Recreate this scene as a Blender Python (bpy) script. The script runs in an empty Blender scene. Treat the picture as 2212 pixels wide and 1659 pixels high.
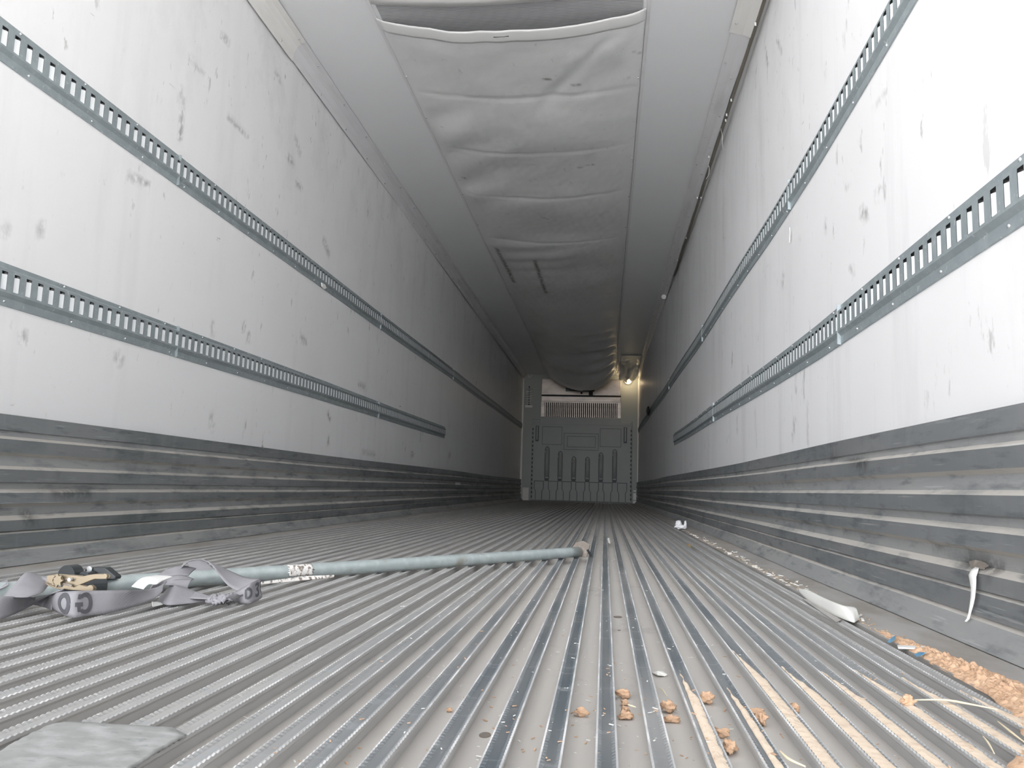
import bpy, math, random
from mathutils import Vector, Matrix, noise
random.seed(7)
S = bpy.context.scene
COL = S.collection

# ---------------------------------------------------------------- camera
FPX, YAW, PITCH, ROLL = 1763.6, .115788, .125448, .028477
CX, CZ = 1.74484, .26579
cF = Vector((-math.sin(YAW)*math.cos(PITCH), math.cos(YAW)*math.cos(PITCH), math.sin(PITCH)))
cR0 = Vector((math.cos(YAW), math.sin(YAW), 0)); cU0 = cR0.cross(cF)
cR = cR0*math.cos(ROLL) + cU0*math.sin(ROLL); cU = -cR0*math.sin(ROLL) + cU0*math.cos(ROLL)
CAMP = Vector((CX, 0, CZ))
cam = bpy.data.cameras.new('camera'); camo = bpy.data.objects.new('camera', cam); COL.objects.link(camo)
cam.sensor_fit = 'HORIZONTAL'; cam.sensor_width = 36; cam.lens = FPX/2212*36
cam.clip_start = .02; cam.clip_end = 200
m = Matrix((cR, cU, -cF)).transposed().to_4x4(); m.translation = CAMP
camo.matrix_world = m
S.camera = camo
def ray(x, y): return cF + cR*((x-1106)/FPX) - cU*((y-829.5)/FPX)
def atX(x, y, X): d = ray(x, y); return CAMP + d*((X-CX)/d.x)
def atY(x, y, Y): d = ray(x, y); return CAMP + d*(Y/d.y)
def atZ(x, y, Z): d = ray(x, y); return CAMP + d*((Z-CZ)/d.z)

# ---------------------------------------------------------------- colour management and sky
S.view_settings.view_transform = 'Standard'; S.view_settings.look = 'None'
S.view_settings.gamma = 1; S.view_settings.use_curve_mapping = False
S.view_settings.exposure = -0.12
cy = S.cycles
cy.max_bounces = 16; cy.diffuse_bounces = 14; cy.glossy_bounces = 6; cy.transmission_bounces = 4
cy.caustics_reflective = False; cy.caustics_refractive = False
cy.sample_clamp_indirect = 6.0
cy.use_denoising = True

SKY_BASE, SKY_AXIS = 1.15, 16.5       # overcast dome, bright haze low behind the open doors
W = bpy.data.worlds.new('sky'); S.world = W; W.use_nodes = True
nt = W.node_tree; nt.nodes.clear()
out = nt.nodes.new('ShaderNodeOutputWorld'); bg = nt.nodes.new('ShaderNodeBackground')
tc = nt.nodes.new('ShaderNodeTexCoord')
dot = nt.nodes.new('ShaderNodeVectorMath'); dot.operation = 'DOT_PRODUCT'
dv = Vector((-.22, -1, .06)).normalized(); dot.inputs[1].default_value = dv
nrm = nt.nodes.new('ShaderNodeVectorMath'); nrm.operation = 'NORMALIZE'
nt.links.new(tc.outputs['Generated'], nrm.inputs[0]); nt.links.new(nrm.outputs[0], dot.inputs[0])
mx = nt.nodes.new('ShaderNodeMath'); mx.operation = 'MAXIMUM'; mx.inputs[1].default_value = 0
nt.links.new(dot.outputs['Value'], mx.inputs[0])
pw = nt.nodes.new('ShaderNodeMath'); pw.operation = 'POWER'; pw.inputs[1].default_value = 12
nt.links.new(mx.outputs[0], pw.inputs[0])
ma = nt.nodes.new('ShaderNodeMath'); ma.operation = 'MULTIPLY_ADD'; ma.inputs[1].default_value = SKY_AXIS; ma.inputs[2].default_value = SKY_BASE
nt.links.new(pw.outputs[0], ma.inputs[0])
bg.inputs['Color'].default_value = (.955, .965, 1.0, 1)
nt.links.new(ma.outputs[0], bg.inputs['Strength']); nt.links.new(bg.outputs[0], out.inputs['Surface'])
W.cycles.sampling_method = 'MANUAL'; W.cycles.sample_map_resolution = 512

# sun on the yard behind the trailer (it stands beyond the front of the trailer, so only bounce light enters)
sl_ = bpy.data.lights.new('sun', 'SUN'); sl_.energy = 40; sl_.angle = math.radians(3); sl_.color = (.98, .98, 1)
so = bpy.data.objects.new('sun', sl_); COL.objects.link(so)
so.rotation_euler = Vector((-.25, 1, 1.25)).to_track_quat('Z', 'Y').to_euler()

# portal in the rear door opening: guides sky sampling only, gives no light itself
pl = bpy.data.lights.new('door_opening_portal', 'AREA'); pl.shape = 'RECTANGLE'; pl.size = 3.2; pl.size_y = 4.2
pl.cycles.is_portal = True
po = bpy.data.objects.new('door_opening_portal', pl); COL.objects.link(po)
po.location = (1.24, -.35, 1.3); po.rotation_euler = (math.radians(90), 0, 0)

# ---------------------------------------------------------------- helpers
class MB:
    def __init__(s): s.v = []; s.f = []; s.m = []
    def vert(s, p): s.v.append(tuple(p)); return len(s.v)-1
    def face(s, idx, mi=0): s.f.append(tuple(idx)); s.m.append(mi)
    def quad(s, a, b, c, d, mi=0):
        n = len(s.v); s.v += [tuple(a), tuple(b), tuple(c), tuple(d)]; s.face((n, n+1, n+2, n+3), mi)
    def box(s, x0, x1, y0, y1, z0, z1, mi=0):
        n = len(s.v)
        s.v += [(x, y, z) for z in (z0, z1) for y in (y0, y1) for x in (x0, x1)]
        for q in ((0,2,3,1),(4,5,7,6),(0,1,5,4),(2,6,7,3),(0,4,6,2),(1,3,7,5)): s.face([n+i for i in q], mi)
    def tube(s, pts, r, seg=12, cap=True, mi=0):
        pts = [Vector(p) for p in pts]; n0 = len(s.v); R = r if isinstance(r, (list, tuple)) else [r]*len(pts)
        for i, p in enumerate(pts):
            t = (pts[min(i+1, len(pts)-1)] - pts[max(i-1, 0)]).normalized()
            a = t.cross(Vector((0, 0, 1)));  a = a if a.length > .05 else t.cross(Vector((1, 0, 0)))
            a.normalize(); b = t.cross(a)
            for k in range(seg):
                w = 2*math.pi*k/seg; s.v.append(tuple(p + a*(math.cos(w)*R[i]) + b*(math.sin(w)*R[i])))
        for i in range(len(pts)-1):
            for k in range(seg):
                k2 = (k+1) % seg; s.face((n0+i*seg+k, n0+i*seg+k2, n0+(i+1)*seg+k2, n0+(i+1)*seg+k), mi)
        if cap:
            s.face([n0+k for k in range(seg)][::-1], mi); e = n0+(len(pts)-1)*seg; s.face([e+k for k in range(seg)], mi)
    def extrude(s, poly, off, mi=0):
        n = len(s.v); k = len(poly); off = Vector(off)
        s.v += [tuple(p) for p in poly] + [tuple(Vector(p)+off) for p in poly]
        s.face(list(range(n, n+k))[::-1], mi); s.face(list(range(n+k, n+2*k)), mi)
        for i in range(k):
            j = (i+1) % k; s.face((n+i, n+j, n+k+j, n+k+i), mi)
    def grid(s, rows, mi=0):
        n = len(s.v); c = len(rows[0])
        for r in rows: s.v += [tuple(p) for p in r]
        for i in range(len(rows)-1):
            for j in range(c-1): s.face((n+i*c+j, n+i*c+j+1, n+(i+1)*c+j+1, n+(i+1)*c+j), mi)
    def build(s, name, mats, parent=None, smooth=False):
        me = bpy.data.meshes.new(name); me.from_pydata(s.v, [], s.f)
        if not isinstance(mats, (list, tuple)): mats = [mats]
        for x in mats: me.materials.append(x)
        if len(mats) > 1: me.polygons.foreach_set('material_index', s.m)
        if smooth: me.polygons.foreach_set('use_smooth', [True]*len(s.f))
        me.update()
        o = bpy.data.objects.new(name, me); COL.objects.link(o)
        if parent: o.parent = parent; o.matrix_parent_inverse = Matrix.Translation(-parent.location)
        return o
def empty(name, loc=(0, 0, 0)):
    o = bpy.data.objects.new(name, None); COL.objects.link(o); o.location = loc; o.empty_display_size = .05; return o
def tag(o, label, cat, group=None, kind=None):
    o['label'] = label; o['category'] = cat
    if group: o['group'] = group
    if kind: o['kind'] = kind
    return o
def struct(o): o['kind'] = 'structure'; return o
def bevel(o, w=.001, n=2):
    b = o.modifiers.new('b', 'BEVEL'); b.width = w; b.segments = n; b.limit_method = 'ANGLE'; return o
def solid(o, t, off=0):
    b = o.modifiers.new('s', 'SOLIDIFY'); b.thickness = t; b.offset = off; return o
def lerp(a, b, t): return a+(b-a)*t
def sstep(a, b, x):
    t = max(0, min(1, (x-a)/(b-a))); return t*t*(3-2*t)
def interp(tab, x):
    if x <= tab[0][0]: return tab[0][1]
    for (a, b), (c, d) in zip(tab, tab[1:]):
        if x <= c: return lerp(b, d, (x-a)/(c-a))
    return tab[-1][1]
def catmull(P, n):
    P = [Vector(p) for p in P]; out = []
    for i in range(len(P)-1):
        p0, p1, p2, p3 = P[max(i-1, 0)], P[i], P[i+1], P[min(i+2, len(P)-1)]
        for k in range(n):
            t = k/n
            out.append(.5*((2*p1)+(p2-p0)*t+(2*p0-5*p1+4*p2-p3)*t*t+(3*p1-p0-3*p2+p3)*t**3))
    out.append(P[-1]); return out

# ---------------------------------------------------------------- materials
class Mat:
    def __init__(s, name, col=(.5, .5, .5), rough=.6, metal=0, spec=.5):
        s.m = bpy.data.materials.new(name); s.m.use_nodes = True; s.t = s.m.node_tree
        s.b = s.t.nodes['Principled BSDF']
        s.b.inputs['Base Color'].default_value = (*col, 1); s.b.inputs['Roughness'].default_value = rough
        s.b.inputs['Metallic'].default_value = metal; s.b.inputs['Specular IOR Level'].default_value = spec
        s.col = None; s.c0 = (*col, 1); s.tc = s.N('ShaderNodeTexCoord')
    def N(s, t, **k):
        n = s.t.nodes.new(t)
        for a, b in k.items(): setattr(n, a, b)
        return n
    def L(s, a, b): s.t.links.new(a, b)
    def nz(s, scale=5, stretch=(1, 1, 1), detail=4, rough=.55, rot=(0, 0, 0), dist=0, loc=(0, 0, 0)):
        mp = s.N('ShaderNodeMapping'); mp.inputs['Scale'].default_value = stretch; mp.inputs['Rotation'].default_value = rot; mp.inputs['Location'].default_value = loc
        s.L(s.tc.outputs['Object'], mp.inputs[0])
        n = s.N('ShaderNodeTexNoise'); n.inputs['Scale'].default_value = scale; n.inputs['Detail'].default_value = detail
        n.inputs['Roughness'].default_value = rough; n.inputs['Distortion'].default_value = dist
        s.L(mp.outputs[0], n.inputs['Vector']); return n.outputs['Fac']
    def ramp(s, x, a, b, lo=0., hi=1.):
        r = s.N('ShaderNodeMapRange'); r.inputs[1].default_value = a; r.inputs[2].default_value = b
        r.inputs[3].default_value = lo; r.inputs[4].default_value = hi; r.clamp = True
        s.L(x, r.inputs[0]); return r.outputs[0]
    def mul(s, a, b, op='MULTIPLY'):
        n = s.N('ShaderNodeMath', operation=op)
        for i, x in enumerate((a, b)):
            if isinstance(x, (int, float)): n.inputs[i].default_value = x
            else: s.L(x, n.inputs[i])
        return n.outputs[0]
    def mix(s, fac, col):
        n = s.N('ShaderNodeMix', data_type='RGBA')
        if isinstance(fac, (int, float)): n.inputs[0].default_value = fac
        else: s.L(fac, n.inputs[0])
        if s.col: s.L(s.col, n.inputs[6])
        else: n.inputs[6].default_value = s.c0
        n.inputs[7].default_value = (*col, 1); s.col = n.outputs[2]
        s.L(s.col, s.b.inputs['Base Color']); return s
    def attr(s, name):
        a = s.N('ShaderNodeAttribute', attribute_name=name); return a.outputs['Fac']
    def pos(s, i):
        x = s.N('ShaderNodeSeparateXYZ'); s.L(s.tc.outputs['Object'], x.inputs[0]); return x.outputs[i]
    def roughness(s, x): s.L(x, s.b.inputs['Roughness']); return s
    def metal(s, x): s.L(x, s.b.inputs['Metallic']); return s
    def bump(s, x, st=.3, d=.002):
        b = s.N('ShaderNodeBump'); b.inputs['Strength'].default_value = st; b.inputs['Distance'].default_value = d
        s.L(x, b.inputs['Height']); s.L(b.outputs[0], s.b.inputs['Normal']); return s

def wall_mat(name, seed, slant, runs=.5):
    M = Mat(name, (.87, .87, .875), .42, 0, .35)
    L0 = (seed, seed*2, seed*3)
    M.mix(M.ramp(M.nz(.9, (1, 1, 1), 3, loc=L0), .45, .75, 0, .5), (.78, .77, .77))
    # vertical runs and grime
    M.mix(M.ramp(M.nz(5, (1, 1, .12), 5, .6, loc=L0), .52, .82, 0, runs), (.55, .54, .55))
    # short scuffs, mostly upright or slanted strokes
    a = M.ramp(M.nz(15, (1, 1, .34), 6, .62, rot=(slant, 0, 0), loc=L0), .635, .69)
    z = M.ramp(M.nz(1.1, (1, 1, 1.2), 2, loc=(seed*5, 1, 2)), .44, .62)
    M.mix(M.mul(M.mul(a, z), .75), (.30, .31, .29))
    b = M.ramp(M.nz(26, (1, .16, 1), 4, .6, rot=(slant*.5, 0, 0), loc=L0), .70, .74)
    z2 = M.ramp(M.nz(1.7, (1, 1, 1), 2, loc=(seed*7, 3, 1)), .5, .62)
    M.mix(M.mul(M.mul(b, z2), .7), (.20, .20, .20))
    c_ = M.ramp(M.nz(38, (1, 1, .42), 4, .6, rot=(slant, 0, 0), loc=L0), .66, .72)
    hi = M.mul(M.ramp(M.nz(1.4, (1, 1, 1), 3, loc=(seed*3, 9, 1)), .40, .60), M.ramp(M.pos(2), 1.1, 2.3, .35, 1))
    M.mix(M.mul(M.mul(c_, hi), .8), (.27, .285, .24))
    M.mix(M.mul(M.mul(M.ramp(M.nz(3.2, (1, 1, .6), 5, .65, loc=(seed, 4, 4)), .50, .70), M.ramp(M.pos(2), 1.3, 2.5, 0, 1)), .4), (.56, .56, .55))
    M.mix(M.mul(M.attr('stain'), M.ramp(M.nz(40, (1, 1, .7), 4), .36, .55)), (.20, .20, .19))
    M.bump(M.nz(3, (1, 1, .4), 3), .25, .01)
    return M
m_wall_l = wall_mat('white liner panel left', 1.3, .5, .25)
m_wall_r = wall_mat('white liner panel right', 4.1, -.35)
M = Mat('white ceiling panel', (.80, .81, .82), .38); M.mix(M.ramp(M.nz(.7), .4, .7, 0, .5), (.75, .76, .77)); M.bump(M.nz(1.2), .2, .01); m_ceil = M
M = Mat('white trim plastic', (.70, .695, .71), .4); M.mix(M.ramp(M.nz(7, (1, .2, 1)), .55, .75, 0, .6), (.48, .47, .47)); m_trim = M
M = Mat('lighter trim plastic', (.78, .77, .745), .4); M.mix(M.ramp(M.nz(7, (1, .2, 1)), .55, .75, 0, .5), (.6, .58, .55)); m_trim2 = M
M = Mat('grey white chute vinyl', (.72, .725, .72), .30)
M.mix(M.ramp(M.nz(1.3), .42, .7, 0, .6), (.62, .62, .635))
M.mix(M.ramp(M.nz(16, (1.2, .5, 1), 6, .65), .63, .74, 0, .45), (.30, .30, .30))
M.mix(M.ramp(M.nz(30, (.12, 1, 1), 3), .73, .76, 0, .6), (.14, .14, .13))
M.mix(M.mul(M.attr('stain'), M.ramp(M.nz(30), .3, .5)), (.05, .05, .04))
M.bump(M.nz(14, (1, 1, 1), 5), .3, .006); m_chute = M
m_hem = Mat('chute hem', (.74, .74, .73), .4)
M = Mat('ribbed scrim', (.40, .40, .41), .7)
wv = M.N('ShaderNodeTexWave'); wv.inputs['Scale'].default_value = 26; wv.inputs['Distortion'].default_value = .4; wv.bands_direction = 'Y'
M.L(M.tc.outputs['Object'], wv.inputs[0]); M.mix(M.ramp(wv.outputs['Fac'], .3, .8, 0, .45), (.28, .28, .29)); M.bump(wv.outputs['Fac'], .5, .004); m_scrim = M
M = Mat('galvanised rail', (.30, .345, .36), .5, .35)
M.mix(M.ramp(M.nz(22), .45, .7, 0, .5), (.42, .47, .48)); M.mix(M.ramp(M.nz(60), .62, .7, 0, .5), (.62, .65, .66)); m_rail = M
m_tongue = Mat('galvanised tongue painted lit', (.80, .83, .84), .45, .25)  # pale colour stands for the light the bent tongues catch
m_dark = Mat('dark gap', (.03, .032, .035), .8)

def alu(name, c, dust, amt, r=.45, metal=.5):
    M = Mat(name, c, r, metal)
    M.mix(M.ramp(M.nz(3.5, (1, .25, 1.4), 5), .38, .68, 0, amt), dust)
    M.mix(M.ramp(M.nz(4.5, (1, .5, 2.2), 6, .65), .50, .66, 0, .55), (.12, .145, .155))
    M.mix(M.ramp(M.nz(13, (1, .5, 3), 5), .56, .70, 0, .6), (.09, .11, .12))
    M.mix(M.ramp(M.nz(9, (1, .35, 5), 6, .7), .60, .72, 0, .45), (.52, .53, .53))
    M.mix(M.ramp(M.nz(6, (1, 2.2, .35), 5, .6), .50, .72, 0, .45), dust)
    M.mix(M.ramp(M.nz(50, (1, .08, 2.5), 3), .66, .73, 0, .5), (.60, .62, .62))
    M.mix(M.mul(M.attr('stain'), M.ramp(M.nz(60), .3, .5)), (.04, .038, .036))
    return M
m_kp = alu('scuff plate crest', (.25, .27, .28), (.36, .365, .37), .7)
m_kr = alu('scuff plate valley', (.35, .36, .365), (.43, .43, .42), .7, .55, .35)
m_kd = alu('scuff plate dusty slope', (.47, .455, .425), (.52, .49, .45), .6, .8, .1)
alu_ = alu
def alu(name, c, dust, amt, r=.45, metal=.5):
    M = Mat(name, c, r, metal)
    M.mix(M.ramp(M.nz(3.5, (1, .25, 1.4), 5), .38, .68, 0, amt), dust)
    M.mix(M.ramp(M.nz(13, (1, .5, 3), 5), .60, .74, 0, .35), (.26, .25, .24)); return M
m_pan = alu('dusty floor pan', (.55, .53, .505), (.60, .57, .53), .8, .75, .1)
m_web = alu('floor rib web', (.52, .52, .515), (.56, .55, .53), .6, .6, .3)
# rib tops: polished dark where pallets wear them, dusty elsewhere
M = Mat('floor rib top', (.47, .465, .455), .48, .35)
M.mix(M.ramp(M.nz(6, (1, .2, 1), 5), .4, .65, 0, .6), (.40, .40, .40))
px_ = M.ramp(M.pos(0), 1.30, 1.62); px2 = M.ramp(M.pos(0), 2.25, 1.95)
worn = M.mul(M.mul(px_, px2), M.ramp(M.nz(1.6, (2, .35, 1), 3), .30, .52))
M.mix(M.mul(worn, M.ramp(M.nz(5, (3, .5, 1), 4), .3, .62, .45, .95)), (.135, .17, .195)); M.roughness(M.ramp(worn, 0, 1, .55, .30))
cr = M.ramp(M.nz(34, (.25, 1, 1), 2), .60, .66); M.mix(M.mul(cr, .5), (.42, .45, .47))
M.mix(M.ramp(M.nz(90, (1, 1, 1), 2), .72, .76, 0, .7), (.8, .8, .78)); m_top = M
M = Mat('floor rib serrated rim', (.50, .505, .505), .45, .4); M.mix(M.ramp(M.nz(7), .48, .60, 0, .9), (.80, .80, .80)); m_rim = M
M = Mat('ledge dusty', (.42, .41, .395), .75, .1); M.mix(M.ramp(M.nz(9, (1, .4, 1), 6), .42, .65, 0, .8), (.30, .27, .23)); M.mix(M.ramp(M.nz(2, (1, .3, 1)), .5, .7, 0, .6), (.50, .45, .40)); m_ledge = M
M = Mat('front wall panel', (.44, .47, .44), .55); M.mix(M.ramp(M.nz(2), .4, .7, 0, .4), (.39, .41, .395)); m_front = M
M = Mat('battered aluminium', (.40, .41, .40), .5, .4); M.mix(M.ramp(M.nz(28, (1, 2, 1), 5), .45, .65, 0, .7), (.58, .59, .59)); M.mix(M.ramp(M.nz(60, (1, 3, 1), 4), .60, .68, 0, .6), (.26, .27, .27)); m_bplate = M
M = Mat('moulded bulkhead plastic', (.42, .45, .435), .5); M.mix(M.ramp(M.nz(3), .4, .7, 0, .5), (.37, .385, .39)); m_bulk = M
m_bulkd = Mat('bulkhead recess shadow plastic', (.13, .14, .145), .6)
M = Mat('brushed aluminium', (.42, .37, .33), .38, .6); M.mix(M.ramp(M.nz(4, (1, 1, 3)), .4, .7, 0, .6), (.22, .20, .18)); m_alu = M
m_white = Mat('white plastic', (.85, .85, .83), .45)
m_wpost = Mat('pale corner post', (.86, .84, .80), .5)
M = Mat('galvanised tube', (.42, .48, .48), .42, .35)
M.mix(M.ramp(M.nz(30, (1, 1, 1), 4), .45, .65, 0, .6), (.55, .61, .61)); M.mix(M.ramp(M.nz(9, (1, 1, 1), 5), .60, .72, 0, .75), (.30, .26, .20)); m_tube = M
m_black = Mat('black plastic', (.035, .04, .043), .42)
m_steel = Mat('bright steel', (.75, .77, .78), .25, .8)
M = Mat('grey polyester webbing', (.30, .295, .315), .75)
wv = M.N('ShaderNodeTexWave'); wv.inputs['Scale'].default_value = 260; M.L(M.tc.outputs['Object'], wv.inputs[0]); M.bump(wv.outputs['Fac'], .2, .001)
M.mix(M.ramp(M.nz(25), .4, .7, 0, .5), (.23, .225, .235)); m_web_s = M
m_ink = Mat('black webbing ink', (.09, .09, .10), .8)
M = Mat('zinc yellow steel', (.29, .24, .165), .42, .45); M.mix(M.ramp(M.nz(40), .5, .7, 0, .5), (.30, .22, .16)); m_gold = M
m_label = Mat('white paper label', (.82, .82, .80), .6)
M = Mat('torn white sticker', (.78, .76, .73), .6); M.mix(M.ramp(M.nz(90), .5, .6), (.22, .18, .15)); m_torn = M
M = Mat('orange clay', (.58, .38, .25), .9, 0, .2); M.mix(M.ramp(M.nz(30), .4, .65), (.72, .50, .34)); M.mix(M.ramp(M.nz(90), .58, .68, 0, .7), (.32, .19, .12)); M.bump(M.nz(120), .6, .002); m_clay = M
M = Mat('brown rubber pad', (.22, .19, .165), .7); M.mix(M.ramp(M.nz(40), .5, .65), (.34, .31, .27)); m_pad = M
M = Mat('pale dry sand', (.76, .64, .51), .95, 0, .2); M.mix(M.ramp(M.nz(60), .5, .7, 0, .6), (.56, .42, .32)); M.bump(M.nz(150), .5, .002); m_sand = M
m_straw = Mat('dry straw', (.80, .70, .50), .7)
m_wood = Mat('pale wood chip', (.50, .38, .25), .8)
m_paper = Mat('white paper', (.86, .86, .88), .7)
m_sheet = Mat('white plastic sheet', (.82, .82, .78), .5)
m_blue = Mat('blue plastic', (.16, .42, .66), .45)
m_leaf = Mat('dry leaf', (.42, .30, .12), .8)
m_speck = Mat('white crumbs', (.85, .84, .80), .7)
m_ground = Mat('concrete ground', (.62, .61, .59), .9)
m_foam = Mat('foam darkened as shade', (.26, .235, .20), .9)

# ---------------------------------------------------------------- shell
Y0, Y1, H, WID = .86, 17.2, 2.665, 2.48
def XR(y): return WID - .055*sstep(6, 17.2, y)
def XRz(y, z): return XR(y) + .035*sstep(2.25, 2.7, z)*sstep(1, 3, y)*(1-sstep(7, 11, y)) + .004*math.sin(y*1.7+z*2)
def XLz(y, z): return .004*math.sin(y*1.3+z*2) - .02*sstep(6, 17, y)
def segdist(p, a, b):
    (px, py), (ax, ay), (bx, by) = p, a, b
    vx, vy = bx-ax, by-ay; t = max(0, min(1, ((px-ax)*vx+(py-ay)*vy)/(vx*vx+vy*vy+1e-9)))
    return math.hypot(px-ax-vx*t, py-ay-vy*t)
def add_stain(o, segs, pick):
    me = o.data; vals = []
    for v in me.vertices:
        p = pick(v.co); s = 0
        for a, b, w, k in segs:
            if min(a[0], b[0])-w < p[0] < max(a[0], b[0])+w and min(a[1], b[1])-w < p[1] < max(a[1], b[1])+w:
                s = max(s, k*(1-segdist(p, a, b)/w))
        vals.append(max(0, s))
    at = me.attributes.new('stain', 'FLOAT', 'POINT'); at.data.foreach_set('value', vals)
def frange(a, b, n): return [a+(b-a)*i/n for i in range(n+1)]
ys = frange(Y0, 6.5, 200) + frange(6.5, Y1, 90)[1:]
zs = frange(.02, 2.72, 130)
b = MB(); b.grid([[(XLz(y, z), y, z) for z in zs] for y in ys])
b.box(-.10, -.012-.02, Y0, Y1, -.10, 2.75)
wl = struct(b.build('wall_left', m_wall_l.m, smooth=False))
def LW(x, y): p = atX(x, y, 0); return (p.y, p.z)
def RW(x, y): p = atX(x, y, 2.48); return (p.y, p.z)
add_stain(wl, [(LW(391, 195), LW(388, 300), .02, .8), (LW(480, 78), LW(490, 88), .02, 1), (LW(410, 125), LW(436, 155), .015, .6),
    (LW(490, 250), LW(533, 293), .016, .9), (LW(278, 380), LW(318, 397), .02, .7), (LW(20, 490), LW(18, 503), .02, .5), (LW(88, 488), LW(90, 502), .025, .6), (LW(50, 722), LW(50, 732), .025, .7),
    (LW(255, 770), LW(262, 780), .025, .7), (LW(460, 700), LW(460, 735), .02, .6), (LW(525, 700), LW(527, 712), .02, .8), (LW(535, 720), LW(537, 738), .02, .8),
    (LW(707, 895), LW(711, 906), .03, .9), (LW(708, 948), LW(708, 958), .03, .8), (LW(455, 895), LW(460, 925), .02, .6), (LW(640, 300), LW(648, 330), .03, .6),
    (LW(700, 520), LW(710, 548), .035, .7), (LW(622, 340), LW(632, 352), .03, .8), (LW(640, 395), LW(650, 405), .03, .7), (LW(970, 965), LW(972, 990), .03, .7), (LW(888, 975), LW(896, 992), .03, .7),
    (LW(780, 975), LW(810, 982), .02, .6), (LW(650, 730), LW(660, 740), .03, .7), (LW(775, 830), LW(788, 836), .03, .7), (LW(597, 155), LW(607, 178), .02, .6)], lambda c: (c.y, c.z))
b = MB(); b.grid([[(XRz(y, z), y, z) for z in zs] for y in ys])
b.box(WID+.045, WID+.12, Y0, Y1, -.10, 2.75)
wr = struct(b.build('wall_right', m_wall_r.m))
add_stain(wr, [(RW(1862, 457), RW(1872, 462), .025, 1), (RW(1890, 430), RW(1903, 410), .014, .9), (RW(1825, 405), RW(1832, 392), .012, .7), (RW(1780, 480), RW(1782, 495), .012, .7),
    (RW(1690, 600), RW(1688, 615), .03, .7), (RW(1680, 85), RW(1690, 110), .018, .8), (RW(1628, 130), RW(1632, 190), .012, .6), (RW(1650, 100), RW(1663, 145), .012, .6), (RW(1890, 235), RW(1912, 200), .012, .5),
    (RW(1716, 905), RW(1712, 945), .02, .7), (RW(1560, 640), RW(1556, 690), .02, .5), (RW(1630, 890), RW(1632, 960), .02, .4), (RW(1745, 870), RW(1745, 960), .015, .4), (RW(1835, 580), RW(1845, 585), .015, .5)], lambda c: (c.y, c.z))

# ceiling
b = MB(); b.box(-.1, 2.6, Y0, Y1+.1, H, H+.09)
struct(b.build('ceiling', m_ceil.m))
# front wall
b = MB(); b.box(-.1, 2.6, Y1, Y1+.1, -.1, 2.75)
struct(b.build('wall_front', m_front.m))

# floor: extruded rib floor
PITCH_R, C0 = .0559, 1.6945
FY0 = .757
fy = [FY0]
while fy[-1] < 2.9: fy.append(fy[-1]+.0048)
while fy[-1] < Y1-.01: fy.append(min(Y1, fy[-1]*1.02))
prof = []      # (x, z, kind, material of the next strip)
PAN, TOP = -.021, 0.0
k0, k1 = -27, 10
x = .165
prof.append((.168, -.002, 0, 4)); prof.append((.170, PAN, 0, 0))
for k in range(k0, k1+1):
    c = C0 + PITCH_R*k; h = .0115
    prof += [(c-.0065, PAN, 0, 1), (c-.0075, -.010, 0, 1), (c-h, -.0055, 0, 1), (c-h, -.0015, 1, 3), (c-h+.0022, -.0008, 1, 2), (c-h*.45, -.0030, 0, 2),
             (c+h*.45, -.0030, 0, 2), (c+h-.0022, -.0008, 1, 3), (c+h, -.0015, 1, 1), (c+h, -.0055, 0, 1), (c+.0075, -.010, 0, 1), (c+.0065, PAN, 0, 0)]
prof += [(2.2690, PAN, 0, 5), (2.2825, PAN, 0, 4), (2.2835, -.002, 0, 4)]  # near-black strip paints in the shade of the gutter gap
b = MB(); nP = len(prof)
for i, y in enumerate(fy):
    for (px, pz, kd, mi) in prof:
        z = pz
        if kd and y < 2.9: z += .0007 if i % 2 else -.0006
        b.v.append((px, y, z))
for i in range(len(fy)-1):
    for j in range(nP-1):
        b.face((i*nP+j, i*nP+j+1, (i+1)*nP+j+1, (i+1)*nP+j), prof[j][3])
# solid rib ends and pan underside
for k in range(k0, k1+1):
    c = C0 + PITCH_R*k; h = .0115; n = len(b.v)
    b.v += [(c-.0065, FY0, PAN), (c-.0075, FY0, -.010), (c-h, FY0, -.0055), (c-h, FY0, -.001), (c-h*.45, FY0, -.003), (c+h*.45, FY0, -.003), (c+h, FY0, -.001), (c+h, FY0, -.0055), (c+.0075, FY0, -.010), (c+.0065, FY0, PAN)]
    b.face(range(n, n+10), 3)
b.box(-.1, 2.6, FY0, Y1, -.12, PAN-.004, 0)
# side ledges (flange between ribs and scuff plates)
for (xa, xb) in ((.05, .168), (2.2835, 2.43)):
    b.box(xa, xb, FY0+.02, Y1, PAN-.002, -.002, 4)
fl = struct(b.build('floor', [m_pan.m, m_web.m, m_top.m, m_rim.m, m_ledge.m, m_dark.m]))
add_stain(fl, [((1.7517+.028, 1.94), (1.7517+.03, 1.91), .03, .0)], lambda c: (c.x, c.y))

# rear sill under the rib ends
b = MB(); b.box(-.1, 2.6, .46, FY0-.002, -.20, -.045); b.box(.2, 1.327, .40, FY0-.003, -.044, -.0035); struct(b.build('trim_1', m_kr.m))
b = MB(); b.box(-30, 30, -40, 20, -1.45, -1.35); struct(b.build('ground', m_ground.m))

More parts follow.
